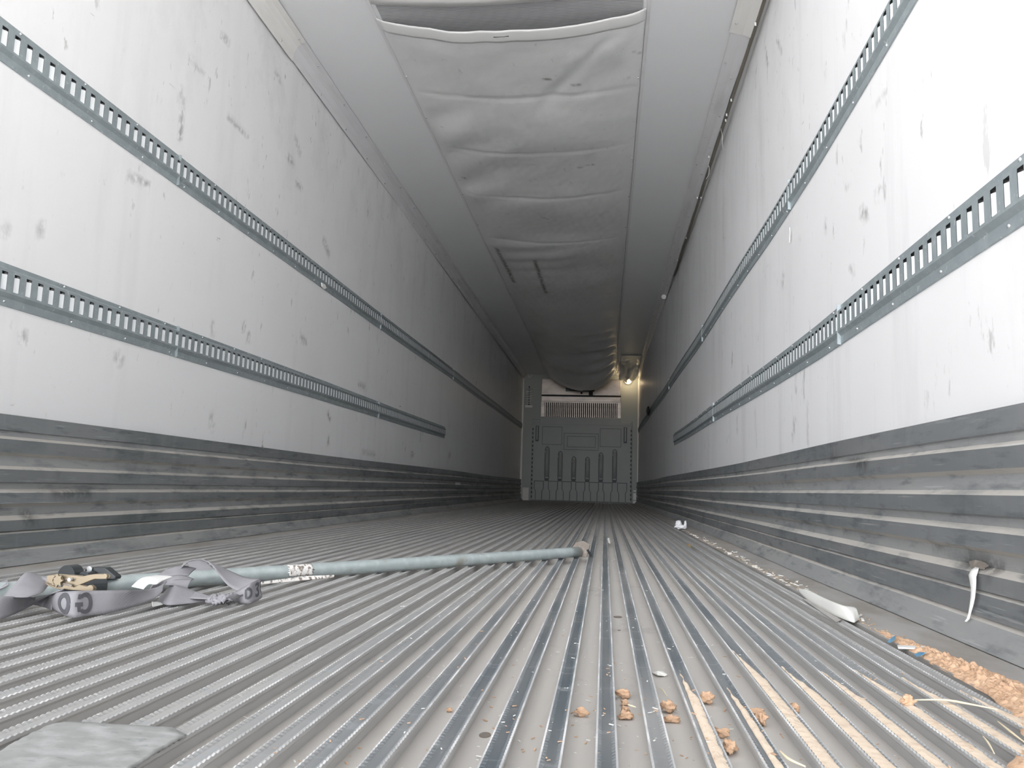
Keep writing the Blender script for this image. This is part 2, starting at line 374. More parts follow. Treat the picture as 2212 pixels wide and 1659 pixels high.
# scuff plates: corrugated aluminium baseboards
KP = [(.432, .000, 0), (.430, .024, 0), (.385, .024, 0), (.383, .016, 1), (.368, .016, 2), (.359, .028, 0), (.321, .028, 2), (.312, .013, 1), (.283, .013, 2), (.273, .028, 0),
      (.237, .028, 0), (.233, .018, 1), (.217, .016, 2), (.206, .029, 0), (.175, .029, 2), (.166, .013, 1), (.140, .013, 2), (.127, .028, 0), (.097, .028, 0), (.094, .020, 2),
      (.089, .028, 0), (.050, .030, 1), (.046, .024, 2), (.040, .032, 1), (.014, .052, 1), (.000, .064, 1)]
kys = frange(Y0-.03, 4, 130) + frange(4, Y1, 130)[1:]
for side in (0, 1):
    b = MB(); rows = []
    for y in kys:
        r = []
        for z, d, _ in KP:
            w = .0012*math.sin(y*5+z*31) + .002*math.sin(y*1.9+z*60+side)
            wallx = XLz(y, z) if side == 0 else XRz(y, z)
            X = wallx + d + .0005 + w*(d > 0) if side == 0 else wallx - d - .0005 - w*(d > 0)
            r.append((X, y, z + (.004*math.sin(y*.9) if z > .02 else 0)*(z/.43)))
        rows.append(r)
    b.grid(rows); nc = len(KP)-1
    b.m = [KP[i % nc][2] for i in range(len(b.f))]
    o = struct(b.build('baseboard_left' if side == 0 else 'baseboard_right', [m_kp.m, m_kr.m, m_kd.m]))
    if side: add_stain(o, [((1.66, .148), (1.73, .148), .025, 1), ((1.60, .15), (1.64, .135), .018, .8), ((1.75, .14), (1.9, .17), .014, .5), ((1.42, .17), (1.50, .15), .014, .6), ((2.35, .15), (2.6, .165), .012, .7), ((2.3, .36), (2.7, .385), .010, .8)], lambda c: (c.y, c.z))
    else: add_stain(o, [((2.32, .345), (2.62, .340), .018, .9), ((2.42, .268), (2.46, .255), .013, .8), ((2.30, .135), (2.33, .135), .018, .9), ((2.4, .21), (2.6, .208), .012, .6), ((3.4, .36), (3.5, .35), .015, .5)], lambda c: (c.y, c.z))

# cove trims between walls and ceiling
def rivet_mesh():
    b = MB(); rows = []
    for r, h in ((.0065, 0), (.0062, .0018), (.004, .0034), (.0005, .004)):
        rows.append([(r*math.cos(a*math.pi/4), r*math.sin(a*math.pi/4), -h) for a in range(9)])
    b.grid(rows); me_o = b.build('rivet', m_steel.m, smooth=True); me = me_o.data; bpy.data.objects.remove(me_o); return me
RIV = rivet_mesh()
def rivet(parent, p, n, s=1.):
    o = bpy.data.objects.new('rivet', RIV); COL.objects.link(o); o.parent = parent
    q = Vector((0, 0, -1)).rotation_difference(Vector(n).normalized())
    o.matrix_local = Matrix.Translation(Vector(p)-parent.location) @ q.to_matrix().to_4x4() @ Matrix.Scale(s, 4)
    return o
def cove(name, prof, y0, y1, mat, wob=0, t=.003):
    b = MB(); n = max(2, int((y1-y0)/.12))
    b.grid([[(x + (wob*noise.noise((y*1.3, 0, 3)) if i == len(prof)-1 else 0), y, z + (wob*.8*noise.noise((y*1.1, 5, 3)) if i == len(prof)-1 else 0)) for i, (x, z) in enumerate(prof)] for y in frange(y0, y1, n)])
    return solid(struct(b.build(name, mat, smooth=False)), t)
pL = [(.079, H-.004), (.052, 2.652), (.030, 2.632), (.014, 2.60), (.006, 2.560)]
pR = [(2.368, H-.004), (2.392, 2.652), (2.425, 2.645), (2.462, 2.628)]
t2 = cove('trim_2', pL, 4.0, 17.1, m_trim.m)
t3 = cove('trim_3', [(.082, H-.008), (.054, 2.647), (.034, 2.627), (.018, 2.595), (.010, 2.548)], Y0, 4.05, m_trim2.m)
t4 = cove('trim_4', pR, 4.06, 16.3, m_trim.m, .012)
t5 = cove('trim_5', [(2.358, H-.008), (2.392, 2.647), (2.425, 2.640), (2.466, 2.622)], Y0, 4.10, m_trim2.m)
for y in frange(4.3, 13, 18):
    rivet(t2, (.062, y, 2.653), (.5, 0, -1)); rivet(t2, (.012, y+.2, 2.58), (1, 0, -.2))
    rivet(t4, (2.382, y+.1, 2.650), (-.3, 0, -1)); rivet(t4, (2.435, y+.25, 2.636), (-.4, 0, -1))
for y in (2.9, 3.4, 4.0): rivet(t3, (.062, y, 2.645), (.5, 0, -1)); rivet(t3, (.016, y-.12, 2.57), (1, 0, -.2)); rivet(t5, (2.378, y, 2.644), (-.3, 0, -1))

# ---------------------------------------------------------------- cargo rails
def rail(tab, side, y0, y1, label, y_seams):
    zt = lambda y: interp(tab, y)
    def P(d, y, h):
        z = zt(y) - h
        return (XLz(y, z)+d, y, z) if side == 0 else (XRz(y, z)-d, y, z)
    root = empty('cargo_rail', P(0, y0, .0625)); tag(root, label, 'rail', 'slotted cargo rails along the side walls')
    b = MB()
    n = int((y1-y0)/.0508)
    strips = [(.0005, 0), (.004, .0005), (.004, .013), (.015, .021), None, (.015, .088), (.005, .100), (.005, .124), (.0005, .125)]
    for i in range(n):
        a, c = y0+i*.0508, y0+(i+1)*.0508
        for s0, s1 in zip(strips, strips[1:]):
            if s0 is None or s1 is None: continue
            b.quad(P(s0[0], a, s0[1]), P(s0[0], c, s0[1]), P(s1[0], c, s1[1]), P(s1[0], a, s1[1]))
        D = .015; s_, e_ = a+.014, a+.037; t, u = .028, .081
        b.quad(P(D, a, .021), P(D, c, .021), P(D, c, t), P(D, a, t)); b.quad(P(D, a, u), P(D, c, u), P(D, c, .088), P(D, a, .088))
        b.quad(P(D, a, t), P(D, s_, t), P(D, s_, u), P(D, a, u)); b.quad(P(D, e_, t), P(D, c, t), P(D, c, u), P(D, e_, u))
        # slot edges painted in shade, bent tongue at the far edge painted as lit
        B = .004
        b.quad(P(D, s_, t), P(B, s_, t), P(B, s_, u), P(D, s_, u), 2)
        b.quad(P(D, s_, t), P(D, e_, t), P(B, e_, t), P(B, s_, t), 2); b.quad(P(D, s_, u), P(D, e_, u), P(B, e_, u), P(B, s_, u), 0)
        b.quad(P(B, s_-.002, t), P(B, e_, t), P(B, e_, u), P(B, s_-.002, u), 2)
        b.quad(P(D-.001, e_, t+.007), P(.0045, s_+.002, t+.007), P(.0045, s_+.002, u-.001), P(D-.001, e_, u-.001), 1)
    ye = y0+n*.0508
    for yy in (y0, ye):
        pts = [P(d, yy, h) for d, h in [q for q in strips if q]]; b.face([b.vert(p) for p in pts])
    b.build('rail_channel', [m_rail.m, m_tongue.m, m_dark.m], root)
    nx = 1 if side == 0 else -1
    y = y0+.3; k = 0
    while y < min(ye, 13) and k < 40:
        rivet(root, P(.004, y, .007), (nx, 0, 0), .75); rivet(root, P(.005, y+.05, .112), (nx, 0, 0), .75); y += .305; k += 1
    for ysm in y_seams:
        c = MB(); c.extrude([P(.016, ysm, .0), P(.016, ysm, .125), P(.004, ysm, .127), P(.004, ysm, -.002)], (0, .0015, 0)); c.build('joint_seam', m_rail.m, root)
    return root
rail([(2, 1.566), (3.6, 1.564), (10, 1.592), (16.8, 1.615)], 0, Y0+.02, 17.15, 'upper slotted steel rail on the left white wall, running to the front wall', (3.0, 6.05, 9.1))
rail([(2.1, .872), (4.9, .886), (8.8, .897)], 0, Y0+.02, 8.8, 'lower slotted steel rail on the left white wall, ending part way', (3.1, 6.1))
r_up = rail([(1.5, 1.60), (2.1, 1.577), (2.9, 1.548), (3.7, 1.533), (6.2, 1.542), (17, 1.565)], 1, Y0+.02, 17.1, 'upper slotted steel rail on the right wall, running up out of the top', (3.3, 6.3, 9.4))
rail([(1.49, .877), (2.9, .861), (8.8, .876)], 1, Y0+.02, 8.8, 'lower slotted steel rail on the right wall, ending part way', (2.62, 5.6))

# ---------------------------------------------------------------- ceiling air chute
def chute(name, ya, yb, xa, xb, fn, label, ny, nx=90, hem=None):
    root = empty(name, ((xa+xb)/2, ya, H-.01)); tag(root, label, 'air chute')
    b = MB(); b.grid([[(lerp(xa+fn(u, y)[1], xb+fn(u, y)[2], u), y + fn(u, y)[3], fn(u, y)[0]) for u in frange(0, 1, nx)] for y in frange(ya, yb, ny)])
    o = b.build('vinyl_sheet', m_chute.m, root, smooth=True); solid(o, .002)
    return root, o
def f_front(u, y):
    bow = 4*u*(1-u); bow = bow**.75
    sag = .066 + .03*sstep(5, 12, y) + .012*math.cos((y-3.9)*2*math.pi/1.32)
    drop = .34*sstep(13.2, 16.5, y)
    e = sstep(0, .10, u)*sstep(1, .90, u)
    # swags hanging from the fastening points
    sw = .018*math.exp(-u/.22)*math.sin(14*u + (y-4.9)*11)*sstep(4.6, 5.0, y)*(1-sstep(6.2, 7, y))
    sw += .007*math.exp(-(1-u)/.3)*math.sin(10*(1-u)-(y-3.9)*12)*(1-sstep(4.3, 5, y))
    sw += .010*math.exp(-((u-.35)/.25)**2)*math.sin((y+.35*u)*16)*sstep(7.3, 7.8, y)*(1-sstep(8.3, 9, y))
    for yc in (4.62, 5.42, 6.3, 7.5): sw += .006*math.exp(-((y-yc-.05*bow)/.020)**2)*(.4+bow)
    sw += .012*math.exp(-(((u-.78)*1.4+(y-4.25)*.55)/.05)**2)*sstep(3.95, 4.1, y)*(1-sstep(4.7, 5, y))
    far = .045*sstep(11, 14.5, y)*math.exp(-((u-.78)/.16)**2)*math.sin(y*8.5+6*u)
    far += .02*sstep(12, 15, y)*math.exp(-((u-.2)/.2)**2)*math.sin(y*6-5*u)
    n = .008*noise.noise((u*5, y*1.6, 2)) + .005*noise.noise((u*12, y*5, 7)) + .0022*noise.noise((u*30, y*14, 3))
    z = H-.006 - (sag + drop*(1-.25*abs(2*u-1)**3))*bow*1.0 + (sw+n+far)*e
    ragged = (.10*noise.noise((u*9, 1, 4))+.05*noise.noise((u*30, 2, 4)))*sstep(16.0, 16.4, y)
    near_curve = .03*bow*(1-sstep(3.9, 4.3, y))
    wid = sstep(12.5, 16.4, y)
    return (z, -.05*wid, .06*wid, near_curve + ragged)
root, sh = chute('air_chute', 3.86, 16.4, .535, 1.918, f_front, 'long sagging grey vinyl air chute fastened along the middle of the ceiling', 520, 110)
def CL(x, y): p = atZ(x, y, 2.585); return (p.x, p.y)
add_stain(sh, [(CL(1073, 545), CL(1110, 615), .035, 1), (CL(1155, 565), CL(1180, 632), .032, 1), (CL(1175, 178), CL(1188, 178), .014, .9), (CL(1236, 195), CL(1252, 194), .014, .9),
    (CL(1250, 368), CL(1282, 365), .014, .8), (CL(1000, 398), CL(1004, 402), .02, .8), (CL(1170, 470), CL(1184, 474), .016, .7), (CL(1370, 136), CL(1374, 137), .012, 1), (CL(1380, 138), CL(1384, 138), .012, 1)], lambda c: (c.x, c.y))
# hem strip with staple
b = MB(); rows = []
for y in frange(3.845, 3.955, 6):
    rows.append([(lerp(.535, 1.918, u), y+.03*(4*u*(1-u))**.75, f_front(u, 3.9)[0]-.006-.002*math.sin((y-3.845)/.11*math.pi)) for u in frange(0, 1, 40)])
b.grid(rows); o = b.build('hem', m_hem.m, root, smooth=True); solid(o, .002)
b = MB(); b.tube([(1.14, 3.925, f_front(.44, 3.9)[0]-.0105), (1.22, 3.925, f_front(.5, 3.9)[0]-.0105)], .002, 6); b.build('staple', m_dark.m, root)
for y in (4.45, 5.0, 5.62, 6.4, 7.2, 8.4, 9.9, 11.3):
    rivet(root, (.548, y, H-.012), (0, 0, -1)); rivet(root, (1.905, y+.1, H-.012), (0, 0, -1))
def f_rear(u, y):
    bow = (4*u*(1-u))**.8
    return (H-.004-.03*bow+.004*noise.noise((u*5, y*2, 9)), 0, 0, -.05*u+(.03*u*(1-u)*4-.03)*sstep(3.3, 3.7, y))
o = empty('air_chute', (1.22, 3.7, H-.01)); tag(o, 'short white air chute end hanging at the top edge, nearest the doors', 'air chute')
b = MB(); b.grid([[(lerp(.535, 1.918, u), y+f_rear(u, y)[3], f_rear(u, y)[0]) for u in frange(0, 1, 50)] for y in frange(1.0, 3.76, 60)])
s = b.build('vinyl_sheet', m_white.m, o, smooth=True); solid(s, .002)
# ribbed scrim of the roof seen in the gap between both chutes
b = MB(); b.box(.56, 1.90, 3.45, 4.15, H-.004, H-.0005); struct(b.build('trim_6', m_scrim.m))
# edge battens beside the chutes
for nm, xx in (('trim_7', .520), ('trim_8', 1.922)):
    b = MB(); b.box(xx, xx+.018, Y0, 14.5, H-.006, H-.0005); struct(b.build(nm, m_trim.m))

# torn and rumpled ceiling skin by the front right corner
b = MB(); b.grid([[(lerp(2.00, 2.38, u), y, H-.015-.16*sstep(15.2, 16.9, y)*(1-.4*abs(2*u-1)) - .03*noise.noise((u*6, y*3, 1))*sstep(14.6, 15.4, y)) for u in frange(0, 1, 24)] for y in frange(14.5, 17.0, 60)])
o = b.build('torn_ceiling_skin', m_chute.m, smooth=True); solid(o, .002); tag(o, 'rumpled torn ceiling skin hanging at the far right ceiling corner', 'ceiling skin')
# small warm marker lamp glowing in that corner
lp = empty('corner_lamp', (2.27, 17.08, 2.50)); tag(lp, 'small glowing warm lamp under the torn ceiling at far right', 'lamp')
em = Mat('warm lamp lens', (1, .8, .5)); em.b.inputs['Emission Color'].default_value = (1, .72, .38, 1); em.b.inputs['Emission Strength'].default_value = 1.4
b = MB(); rows = []
for i in range(7):
    a = i/6*math.pi/2; rows.append([(2.20+.062*math.cos(a)*math.cos(t), 17.13-.055*math.sin(a), 2.545+.032*math.cos(a)*math.sin(t)) for t in frange(0, 2*math.pi, 20)])
b.grid(rows); b.build('lamp_lens', em.m, lp, smooth=True)
b = MB(); b.tube([(2.20, 17.20, 2.545), (2.20, 17.13, 2.545)], .075, 20); b.build('lamp_base', m_wpost.m, lp)
ll = bpy.data.lights.new('corner_lamp_light', 'POINT'); ll.energy = 3.0; ll.color = (1, .75, .45); ll.shadow_soft_size = .05
lo = bpy.data.objects.new('corner_lamp_light', ll); COL.objects.link(lo); lo.location = (2.20, 16.98, 2.50)

# ---------------------------------------------------------------- front wall fittings
FY = Y1-.003
for nm, xa, xb in (('trim_9', -.03, .012), ('trim_10', 2.405, 2.437)):
    b = MB(); b.box(xa, xb, FY-.045, FY, -.002, 2.60); struct(b.build(nm, m_wpost.m))
b = MB(); b.box(.03, .16, FY-.012, FY, -.002, .235); b.box(.03, .16, FY-.014, FY, .238, .262); struct(b.build('trim_11', m_wpost.m))
b = MB(); b.box(2.33, 2.395, FY-.012, FY, .0, .05); b.box(2.33, 2.395, FY-.012, FY, .07, .21); b.box(2.33, 2.395, FY-.012, FY, .24, .27); struct(b.build('trim_12', m_white.m))
# evaporator outlet with polished cover and slatted return grille
ev = empty('evaporator_unit', (1.22, FY-.05, 1.76)); tag(ev, 'polished metal cooling unit front with slatted grille on the front wall', 'cooling unit')
b = MB(); b.box(.385, 2.055, FY-.05, FY, 2.225, 2.56); bevel(b.build('cover_panel', m_alu.m, ev), .006)
b = MB(); b.box(.385, 2.055, FY-.045, FY, 2.195, 2.222); b.build('shadow_gap', m_dark.m, ev)
b = MB(); b.box(.385, 2.055, FY-.055, FY, 2.085, 2.195); bevel(b.build('cross_bar', m_alu.m, ev), .006)
b = MB(); b.box(.385, .455, FY-.05, FY, 1.755, 2.085); b.box(1.985, 2.055, FY-.05, FY, 1.755, 2.085); b.box(.455, 1.985, FY-.05, FY-.02, 2.065, 2.085); b.build('grille_frame', m_alu.m, ev)
b = MB(); b.box(.455, 1.985, FY-.012, FY, 1.755, 2.065); b.build('grille_back', m_dark.m, ev)
sl = MB(); sl.box(-.009, .009, -.035, 0, 1.755, 2.065)
s0 = sl.build('slat', m_alu.m, ev); s0.matrix_parent_inverse = Matrix.Identity(4); s0.location = (.475-1.22, FY-.012-(FY-.05), -1.76)
for i in range(1, 37):
    c = s0.copy(); COL.objects.link(c); c.location = (.475+i*.0412-1.22, s0.location.y, -1.76)
b = MB(); b.box(1.385, 1.47, FY-.075, FY-.05, 2.225, 2.40); b.build('latch_bracket', m_dark.m, ev)
b = MB(); b.box(1.21, 1.25, FY-.07, FY-.05, 2.25, 2.29); b.build('drain_plug', m_dark.m, ev)
# black outlet mouth behind the chute end
b = MB(); b.box(.90, 1.50, FY-.12, FY-.05, 2.30, 2.42); b.build('outlet_mouth', m_black.m, ev)
# moulded bulkhead
bk = empty('bulkhead_panel', (1.24, FY-.06, 0)); tag(bk, 'large moulded grey plastic bulkhead standing against the front wall', 'bulkhead')
b = MB(); D = FY-.05
b.box(.225, 2.285, D, FY, .012, 1.60); b.box(.20, 2.30, FY-.03, FY, .002, 1.70)
b.extrude([(.385, D-.004, 1.755), (2.06, D-.004, 1.755), (2.09, D-.004, 1.66), (2.27, D-.004, 1.66), (2.27, D-.004, 1.59), (.24, D-.004, 1.59), (.24, D-.004, 1.64), (.36, D-.004, 1.64)], (0, .05, 0))
bevel(b.build('moulded_shell', m_bulk.m, bk), .01, 2)
# scalloped side edges
for sx in (.205, 2.295):
    b = MB()
    for i in range(17):
        z = .06+i*.088; b.tube([(sx+(.02 if sx < 1 else -.02), D+.004, z), (sx+(.02 if sx < 1 else -.02), D+.004, z+.045)], .014, 8)
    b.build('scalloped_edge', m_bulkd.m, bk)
for xx in (.315, 2.155):
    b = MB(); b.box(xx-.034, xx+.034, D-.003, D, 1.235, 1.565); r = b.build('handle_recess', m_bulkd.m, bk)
    b = MB(); b.box(xx-.016, xx+.016, D-.03, D-.01, 1.28, 1.54); b.box(xx-.016, xx+.016, D-.03, D, 1.53, 1.555); b.box(xx-.016, xx+.016, D-.03, D, 1.265, 1.29); bevel(b.build('handle', m_bulk.m, r), .006)
for xx, zt in ((.535, 1.131), (.812, 1.037), (1.096, .934), (1.38, .929), (1.657, 1.028), (1.941, 1.100)):
    b = MB()
    for s in (-1, 1): b.tube([(xx+s*.043, D, .46)]+[(xx+s*.043, D, .52+i*(zt-.6)/8) for i in range(9)]+[(xx+s*.036, D, zt-.03), (xx, D, zt)], .007, 8)
    r = b.build('channel_edge', m_bulkd.m, bk)
    b = MB(); b.tube([(xx, D-.012, .50), (xx, D-.012, zt-.045)], .028, 12); b.build('channel_core', m_bulk.m, bk, smooth=True)
    b = MB(); b.box(xx-.045, xx+.045, D-.006, D, .41, .47); bevel(b.build('drain_pocket', m_bulkd.m, bk), .008)
xs_f = [.375, .672, .955, 1.24, 1.52, 1.80, 2.10]
for i, xx in enumerate(xs_f):
    b = MB()
    def foot(g, y):
        return [(xx-.088-g, y, .40+g), (xx+.088+g, y, .40+g), (xx+.088+g, y, .25), (xx+.060+g, y, .20), (xx+.060+g, y, .02), (xx-.060-g, y, .02), (xx-.060-g, y, .20), (xx-.088-g, y, .25)]
    b.extrude(foot(.014, D-.006), (0, .008, 0), 1); b.extrude(foot(0, D-.022), (0, .02, 0), 0)
    b.build('foot_pad', [m_bulk.m, m_bulkd.m], bk)
b = MB()
def ring(x0, x1, z0, z1, w=.008):
    b.box(x0, x1, D-.006, D, z0, z0+w); b.box(x0, x1, D-.006, D, z1-w, z1); b.box(x0, x0+w, D-.006, D, z0+w, z1-w); b.box(x1-w, x1, D-.006, D, z0+w, z1-w)
ring(.42, .84, 1.17, 1.55); ring(1.63, 2.07, 1.15, 1.53); ring(.88, 1.60, 1.07, 1.42); ring(.95, 1.54, 1.13, 1.36)
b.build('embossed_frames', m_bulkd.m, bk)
# ribbed white hose fitting on the front wall left of the unit
hs = empty('ribbed_hose', (.12, FY-.03, 2.0)); tag(hs, 'white ribbed hose fitting on the front wall beside left corner post', 'hose')
b = MB()
for i in range(10):
    z = 2.03+i*.036; b.tube([(.055+.004*(i % 2), FY-.02, z), (.13, FY-.045, z+.006), (.19, FY-.02, z)], .0095, 8)
b.build('hose_rib', m_white.m, hs, smooth=True)
b = MB(); b.box(.04, .205, FY-.05, FY-.001, 1.94, 2.0); bevel(b.build('hose_collar', m_white.m, hs), .012)
b = MB(); b.tube([(.12, FY-.018, 2.0), (.12, FY-.018, 2.40)], .016, 10); b.build('hose_core', m_black.m, hs)
# cable loop near the ceiling left
b = MB(); b.tube(catmull([(.10, 16.9, 2.62), (.14, 16.85, 2.59), (.12, 16.85, 2.565), (.17, 16.85, 2.55), (.20, 16.9, 2.58), (.19, 16.95, 2.62)], 6), .007, 8)
tag(b.build('cable_loop', m_white.m, smooth=True), 'thin white cable loop at the far left ceiling corner', 'cable')
# lump of dark strap on the upper right rail
kp = atX(1405, 888, 2.43); b = MB()
for i in range(5):
    a = [(kp.x-.02-.006*math.sin(i), kp.y-.25+.11*i, kp.z+.10*math.cos(t)+.01*i) for t in (0, 1)]
rows = []
for i in range(9):
    r = .075*math.sin(math.pi*(i+.5)/9); rows.append([(kp.x-.035+.4*r*math.cos(t), kp.y+(i-4)*.04, kp.z+r*math.sin(t)*(1+.25*noise.noise((i, t, 1)))) for t in frange(0, 2*math.pi, 12)])
b.grid(rows); tag(b.build('strap_knot', m_black.m, smooth=True), 'dark knotted strap end on the upper right rail near front wall', 'strap')

# ---------------------------------------------------------------- load bar lying on the ribs
pa, pb = Vector((1.645, 3.265, .0205)), Vector((.5050, 1.600, .0205))
dirp = (pb-pa).normalized(); pz = pb + dirp*.22
lb = empty('load_bar', (pa.x, pa.y, 0)); tag(lb, 'long round galvanised steel load bar lying diagonally across the floor ribs', 'load bar')
b = MB(); b.tube([pa + dirp*(pz-pa).length*t for t in frange(0, 1, 30)], .0195, 24); b.build('tube', m_tube.m, lb, smooth=True)
mid = Vector((.863, 2.1, .0205))
# larger outer sleeve on the near half
q0 = pa + dirp*((atZ(528, 1246, .02)-pa).dot(dirp))
# foot: bent pad plate at the far end
e1 = dirp; side = Vector((0, 0, 1)).cross(e1)
foot = empty('foot_dummy'); bpy.data.objects.remove(foot)
b = MB(); c = pa - e1*.012
poly = [c+side*.045+Vector((0, 0, .030)), c+side*.012+Vector((0, 0, .044)), c-side*.025+Vector((0, 0, .034)), c-side*.048+Vector((0, 0, .002)), c-side*.030+Vector((0, 0, -.0195)), c+side*.030+Vector((0, 0, -.0195))]
b.extrude(poly, -e1*.008); bevel(b.build('end_pad', m_pad.m, lb), .003)
b = MB()
for s in (-1, 1): b.tube([c-side*.035*s+Vector((0, 0, .012)), c-side*.04*s-e1*.02+Vector((0, 0, -.014))], .005, 8)
b.build('pad_clip', m_black.m, lb)
# torn sticker wrapped over the tube
def wrap(name, s0, s1, a0, a1, mat, rr=.0205, seed=0):
    b = MB(); rows = []
    for i in range(15):
        s = lerp(s0, s1, i/14); r = []
        for j in range(13):
            a = lerp(a0, a1, j/12); ea = .25*noise.noise((i*.9, 0, seed)) if j in (0, 12) else 0
            es = .012*noise.noise((j*.9, 3, seed)) if i in (0, 14) else 0
            r.append(pa + e1*(s+es) + (Vector((0, 0, 1))*math.sin(a+ea) + side*math.cos(a+ea))*rr)
        rows.append(r)
    b.grid(rows); o = b.build(name, mat, lb, smooth=True); solid(o, .0006, 1); return o
sA = (atZ(715, 1236, .025)-pa).dot(e1); sB = (atZ(664, 1240, .025)-pa).dot(e1)
front = math.pi if side.y > 0 else 0
sgn = 1 if side.y < 0 else -1
angs = (-.5, 1.2) if side.y < 0 else (math.pi-1.2, math.pi+.5)
wrap('torn_sticker', sA, sB, angs[0], angs[1], m_torn.m, seed=2)
b = MB(); p0, p1 = atZ(562, 1263, .004), atZ(720, 1248, .006)
b.extrude([p0, p1, p1+Vector((0, .006, .006)), p1+(p0-p1)*.45+Vector((0, .012, .010)), p0+Vector((0, .004, .006))], (.001, -.001, .001)); b.build('peeling_tape', m_torn.m, lb)
# black ratchet housing on the bar
sH0 = (atZ(258, 1262, .03)-pa).dot(e1); sH1 = (atZ(195, 1268, .03)-pa).dot(e1)
b = MB(); b.tube([pa+e1*t for t in frange(sH0, sH1+.03, 6)], .0265, 24); hb = b.build('ratchet_housing', m_black.m, lb, smooth=False); bevel(hb, .002)
Yh = (pa+e1*sH0).y
b = MB(); b.extrude([atY(x, y, Yh-.012) for x, y in ((250, 1246), (243, 1240), (226, 1226), (200, 1226), (184, 1229), (181, 1243), (195, 1250), (248, 1252))], (0, .024, 0)); h2 = b.build('housing_lug', m_black.m, lb); bevel(h2, .002)
b = MB(); p = atY(194.5, 1229, Yh-.014); b.tube([p, p+Vector((0, -.003, 0))], .0062, 16); b.build('lug_rivet', m_steel.m, h2)
b = MB(); p = atY(143, 1242, Yh-.05); b.tube([p, p+Vector((.002, .03, 0))], .021, 24); b.tube([p+Vector((.035, .01, -.008)), p+Vector((.037, .035, -.008))], .016, 18); b.build('release_wheel', m_black.m, lb)

# ---------------------------------------------------------------- ratchet strap
rs = empty('ratchet_strap', (.80, 1.45, 0)); tag(rs, 'crumpled grey webbing ratchet strap with yellow zinc buckle on the floor', 'strap')
wb = MB()
def ribbon(ctrl, n=8, nw=6, bow=0., tgt=None):
    own = tgt is None; tgt = MB() if own else tgt
    """ctrl rows: (lower px, lower py, z, upper px, upper py, dy): the upper edge lies dy deeper"""
    lo, up = [], []
    for lx, ly, z, ux, uy, dy in ctrl:
        a = atZ(lx, ly, z); lo.append(a); up.append(atY(ux, uy, a.y+dy))
    lo, up = catmull(lo, n), catmull(up, n)
    rows = []
    for i, (a, c) in enumerate(zip(lo, up)):
        d = c-a; r = []
        for t in frange(0, 1, nw):
            q = a + d*t + Vector((0, -bow*4*t*(1-t), 0)); q.z = max(q.z, .0015); r.append(q)
        rows.append(r)
    tgt.grid(rows)
    if own:
        global LASTFOLD
        LASTFOLD = tgt.build('webbing', m_web_s.m, rs, smooth=True); solid(LASTFOLD, .0016)
    return rows
# A lobe rising behind the buckle
ribbon([(60, 1290, .036, 8, 1288, .0), (90, 1280, .040, 32, 1262, .0), (102, 1268, .044, 56, 1238, .0), (106, 1262, .046, 88, 1243, .005), (108, 1266, .044, 104, 1250, .01)], bow=.006)
# B sweep from the left edge
ribbon([(-60, 1338, .003, -60, 1290, .01), (0, 1337, .003, 0, 1288, .01), (32, 1326, .003, 46, 1289, .012), (70, 1307, .010, 78, 1290, .012), (104, 1287, .030, 108, 1283, .01), (138, 1274, .044, 140, 1272, .01)], bow=.008)
# return between B and C
ribbon([(70, 1306, .012, 104, 1286, .03), (92, 1311, .005, 108, 1284, .02), (112, 1318, .004, 112, 1283, .012)])
# C with the printed letters
rowsC = ribbon([(112, 1314, .004, 110, 1283, .012), (130, 1325, .003, 128, 1279, .012), (158, 1334, .002, 160, 1277, .012), (200, 1329, .002, 200, 1276, .012), (250, 1321, .003, 256, 1275, .014), (300, 1306, .008, 305, 1273, .02), (338, 1290, .018, 338, 1269, .03), (352, 1275, .03, 360, 1256, .03)], bow=.006)
foldC = LASTFOLD
# F from the fold to the knot
ribbon([(340, 1298, .004, 372, 1262, .05), (362, 1307, .003, 385, 1265, .05), (405, 1304, .003, 415, 1275, .04), (435, 1300, .004, 440, 1285, .03), (458, 1296, .005, 458, 1288, .02)], bow=.004)
ribbon([(375, 1290, .012, 376, 1264, .03), (415, 1293, .012, 418, 1277, .03), (456, 1294, .012, 458, 1290, .02)], bow=-.004)
# E flared end with lettering
rowsE = ribbon([(505, 1299, .003, 506, 1280, .015), (522, 1303, .003, 520, 1273, .02), (546, 1302, .003, 544, 1258, .03), (564, 1292, .003, 562, 1250, .035), (566, 1284, .01, 563, 1252, .03)], bow=.008)
foldE = LASTFOLD
# D descending from the arch
ribbon([(512, 1277, .020, 563, 1251, .06), (490, 1262, .034, 530, 1247, .07), (472, 1240, .055, 500, 1235, .07), (458, 1221, .072, 476, 1224, .06), (440, 1210, .082, 455, 1216, .05), (418, 1209, .083, 430, 1208, .04), (402, 1217, .07, 410, 1210, .04), (390, 1228, .058, 398, 1214, .05)])
# arch inner back wall
ribbon([(470, 1238, .03, 440, 1210, .07), (440, 1238, .03, 425, 1209, .07), (412, 1238, .03, 404, 1214, .07)])
# G folded layers in the middle
ribbon([(340, 1244, .045, 364, 1228, .05), (375, 1244, .045, 392, 1222, .05), (408, 1243, .045, 424, 1228, .05)], bow=.004)
ribbon([(322, 1275, .028, 345, 1250, .03), (352, 1262, .036, 372, 1244, .03), (385, 1258, .04, 395, 1243, .03), (412, 1256, .04, 419, 1251, .02)], bow=.006)
ribbon([(352, 1264, .034, 356, 1254, .02), (380, 1266, .034, 384, 1252, .02), (405, 1274, .026, 414, 1252, .02)], bow=.004)
# piece behind the bar to the left edge
ribbon([(-50, 1284, .02, -50, 1262, .04), (0, 1272, .03, 0, 1256, .05), (20, 1262, .04, 15, 1252, .05)])
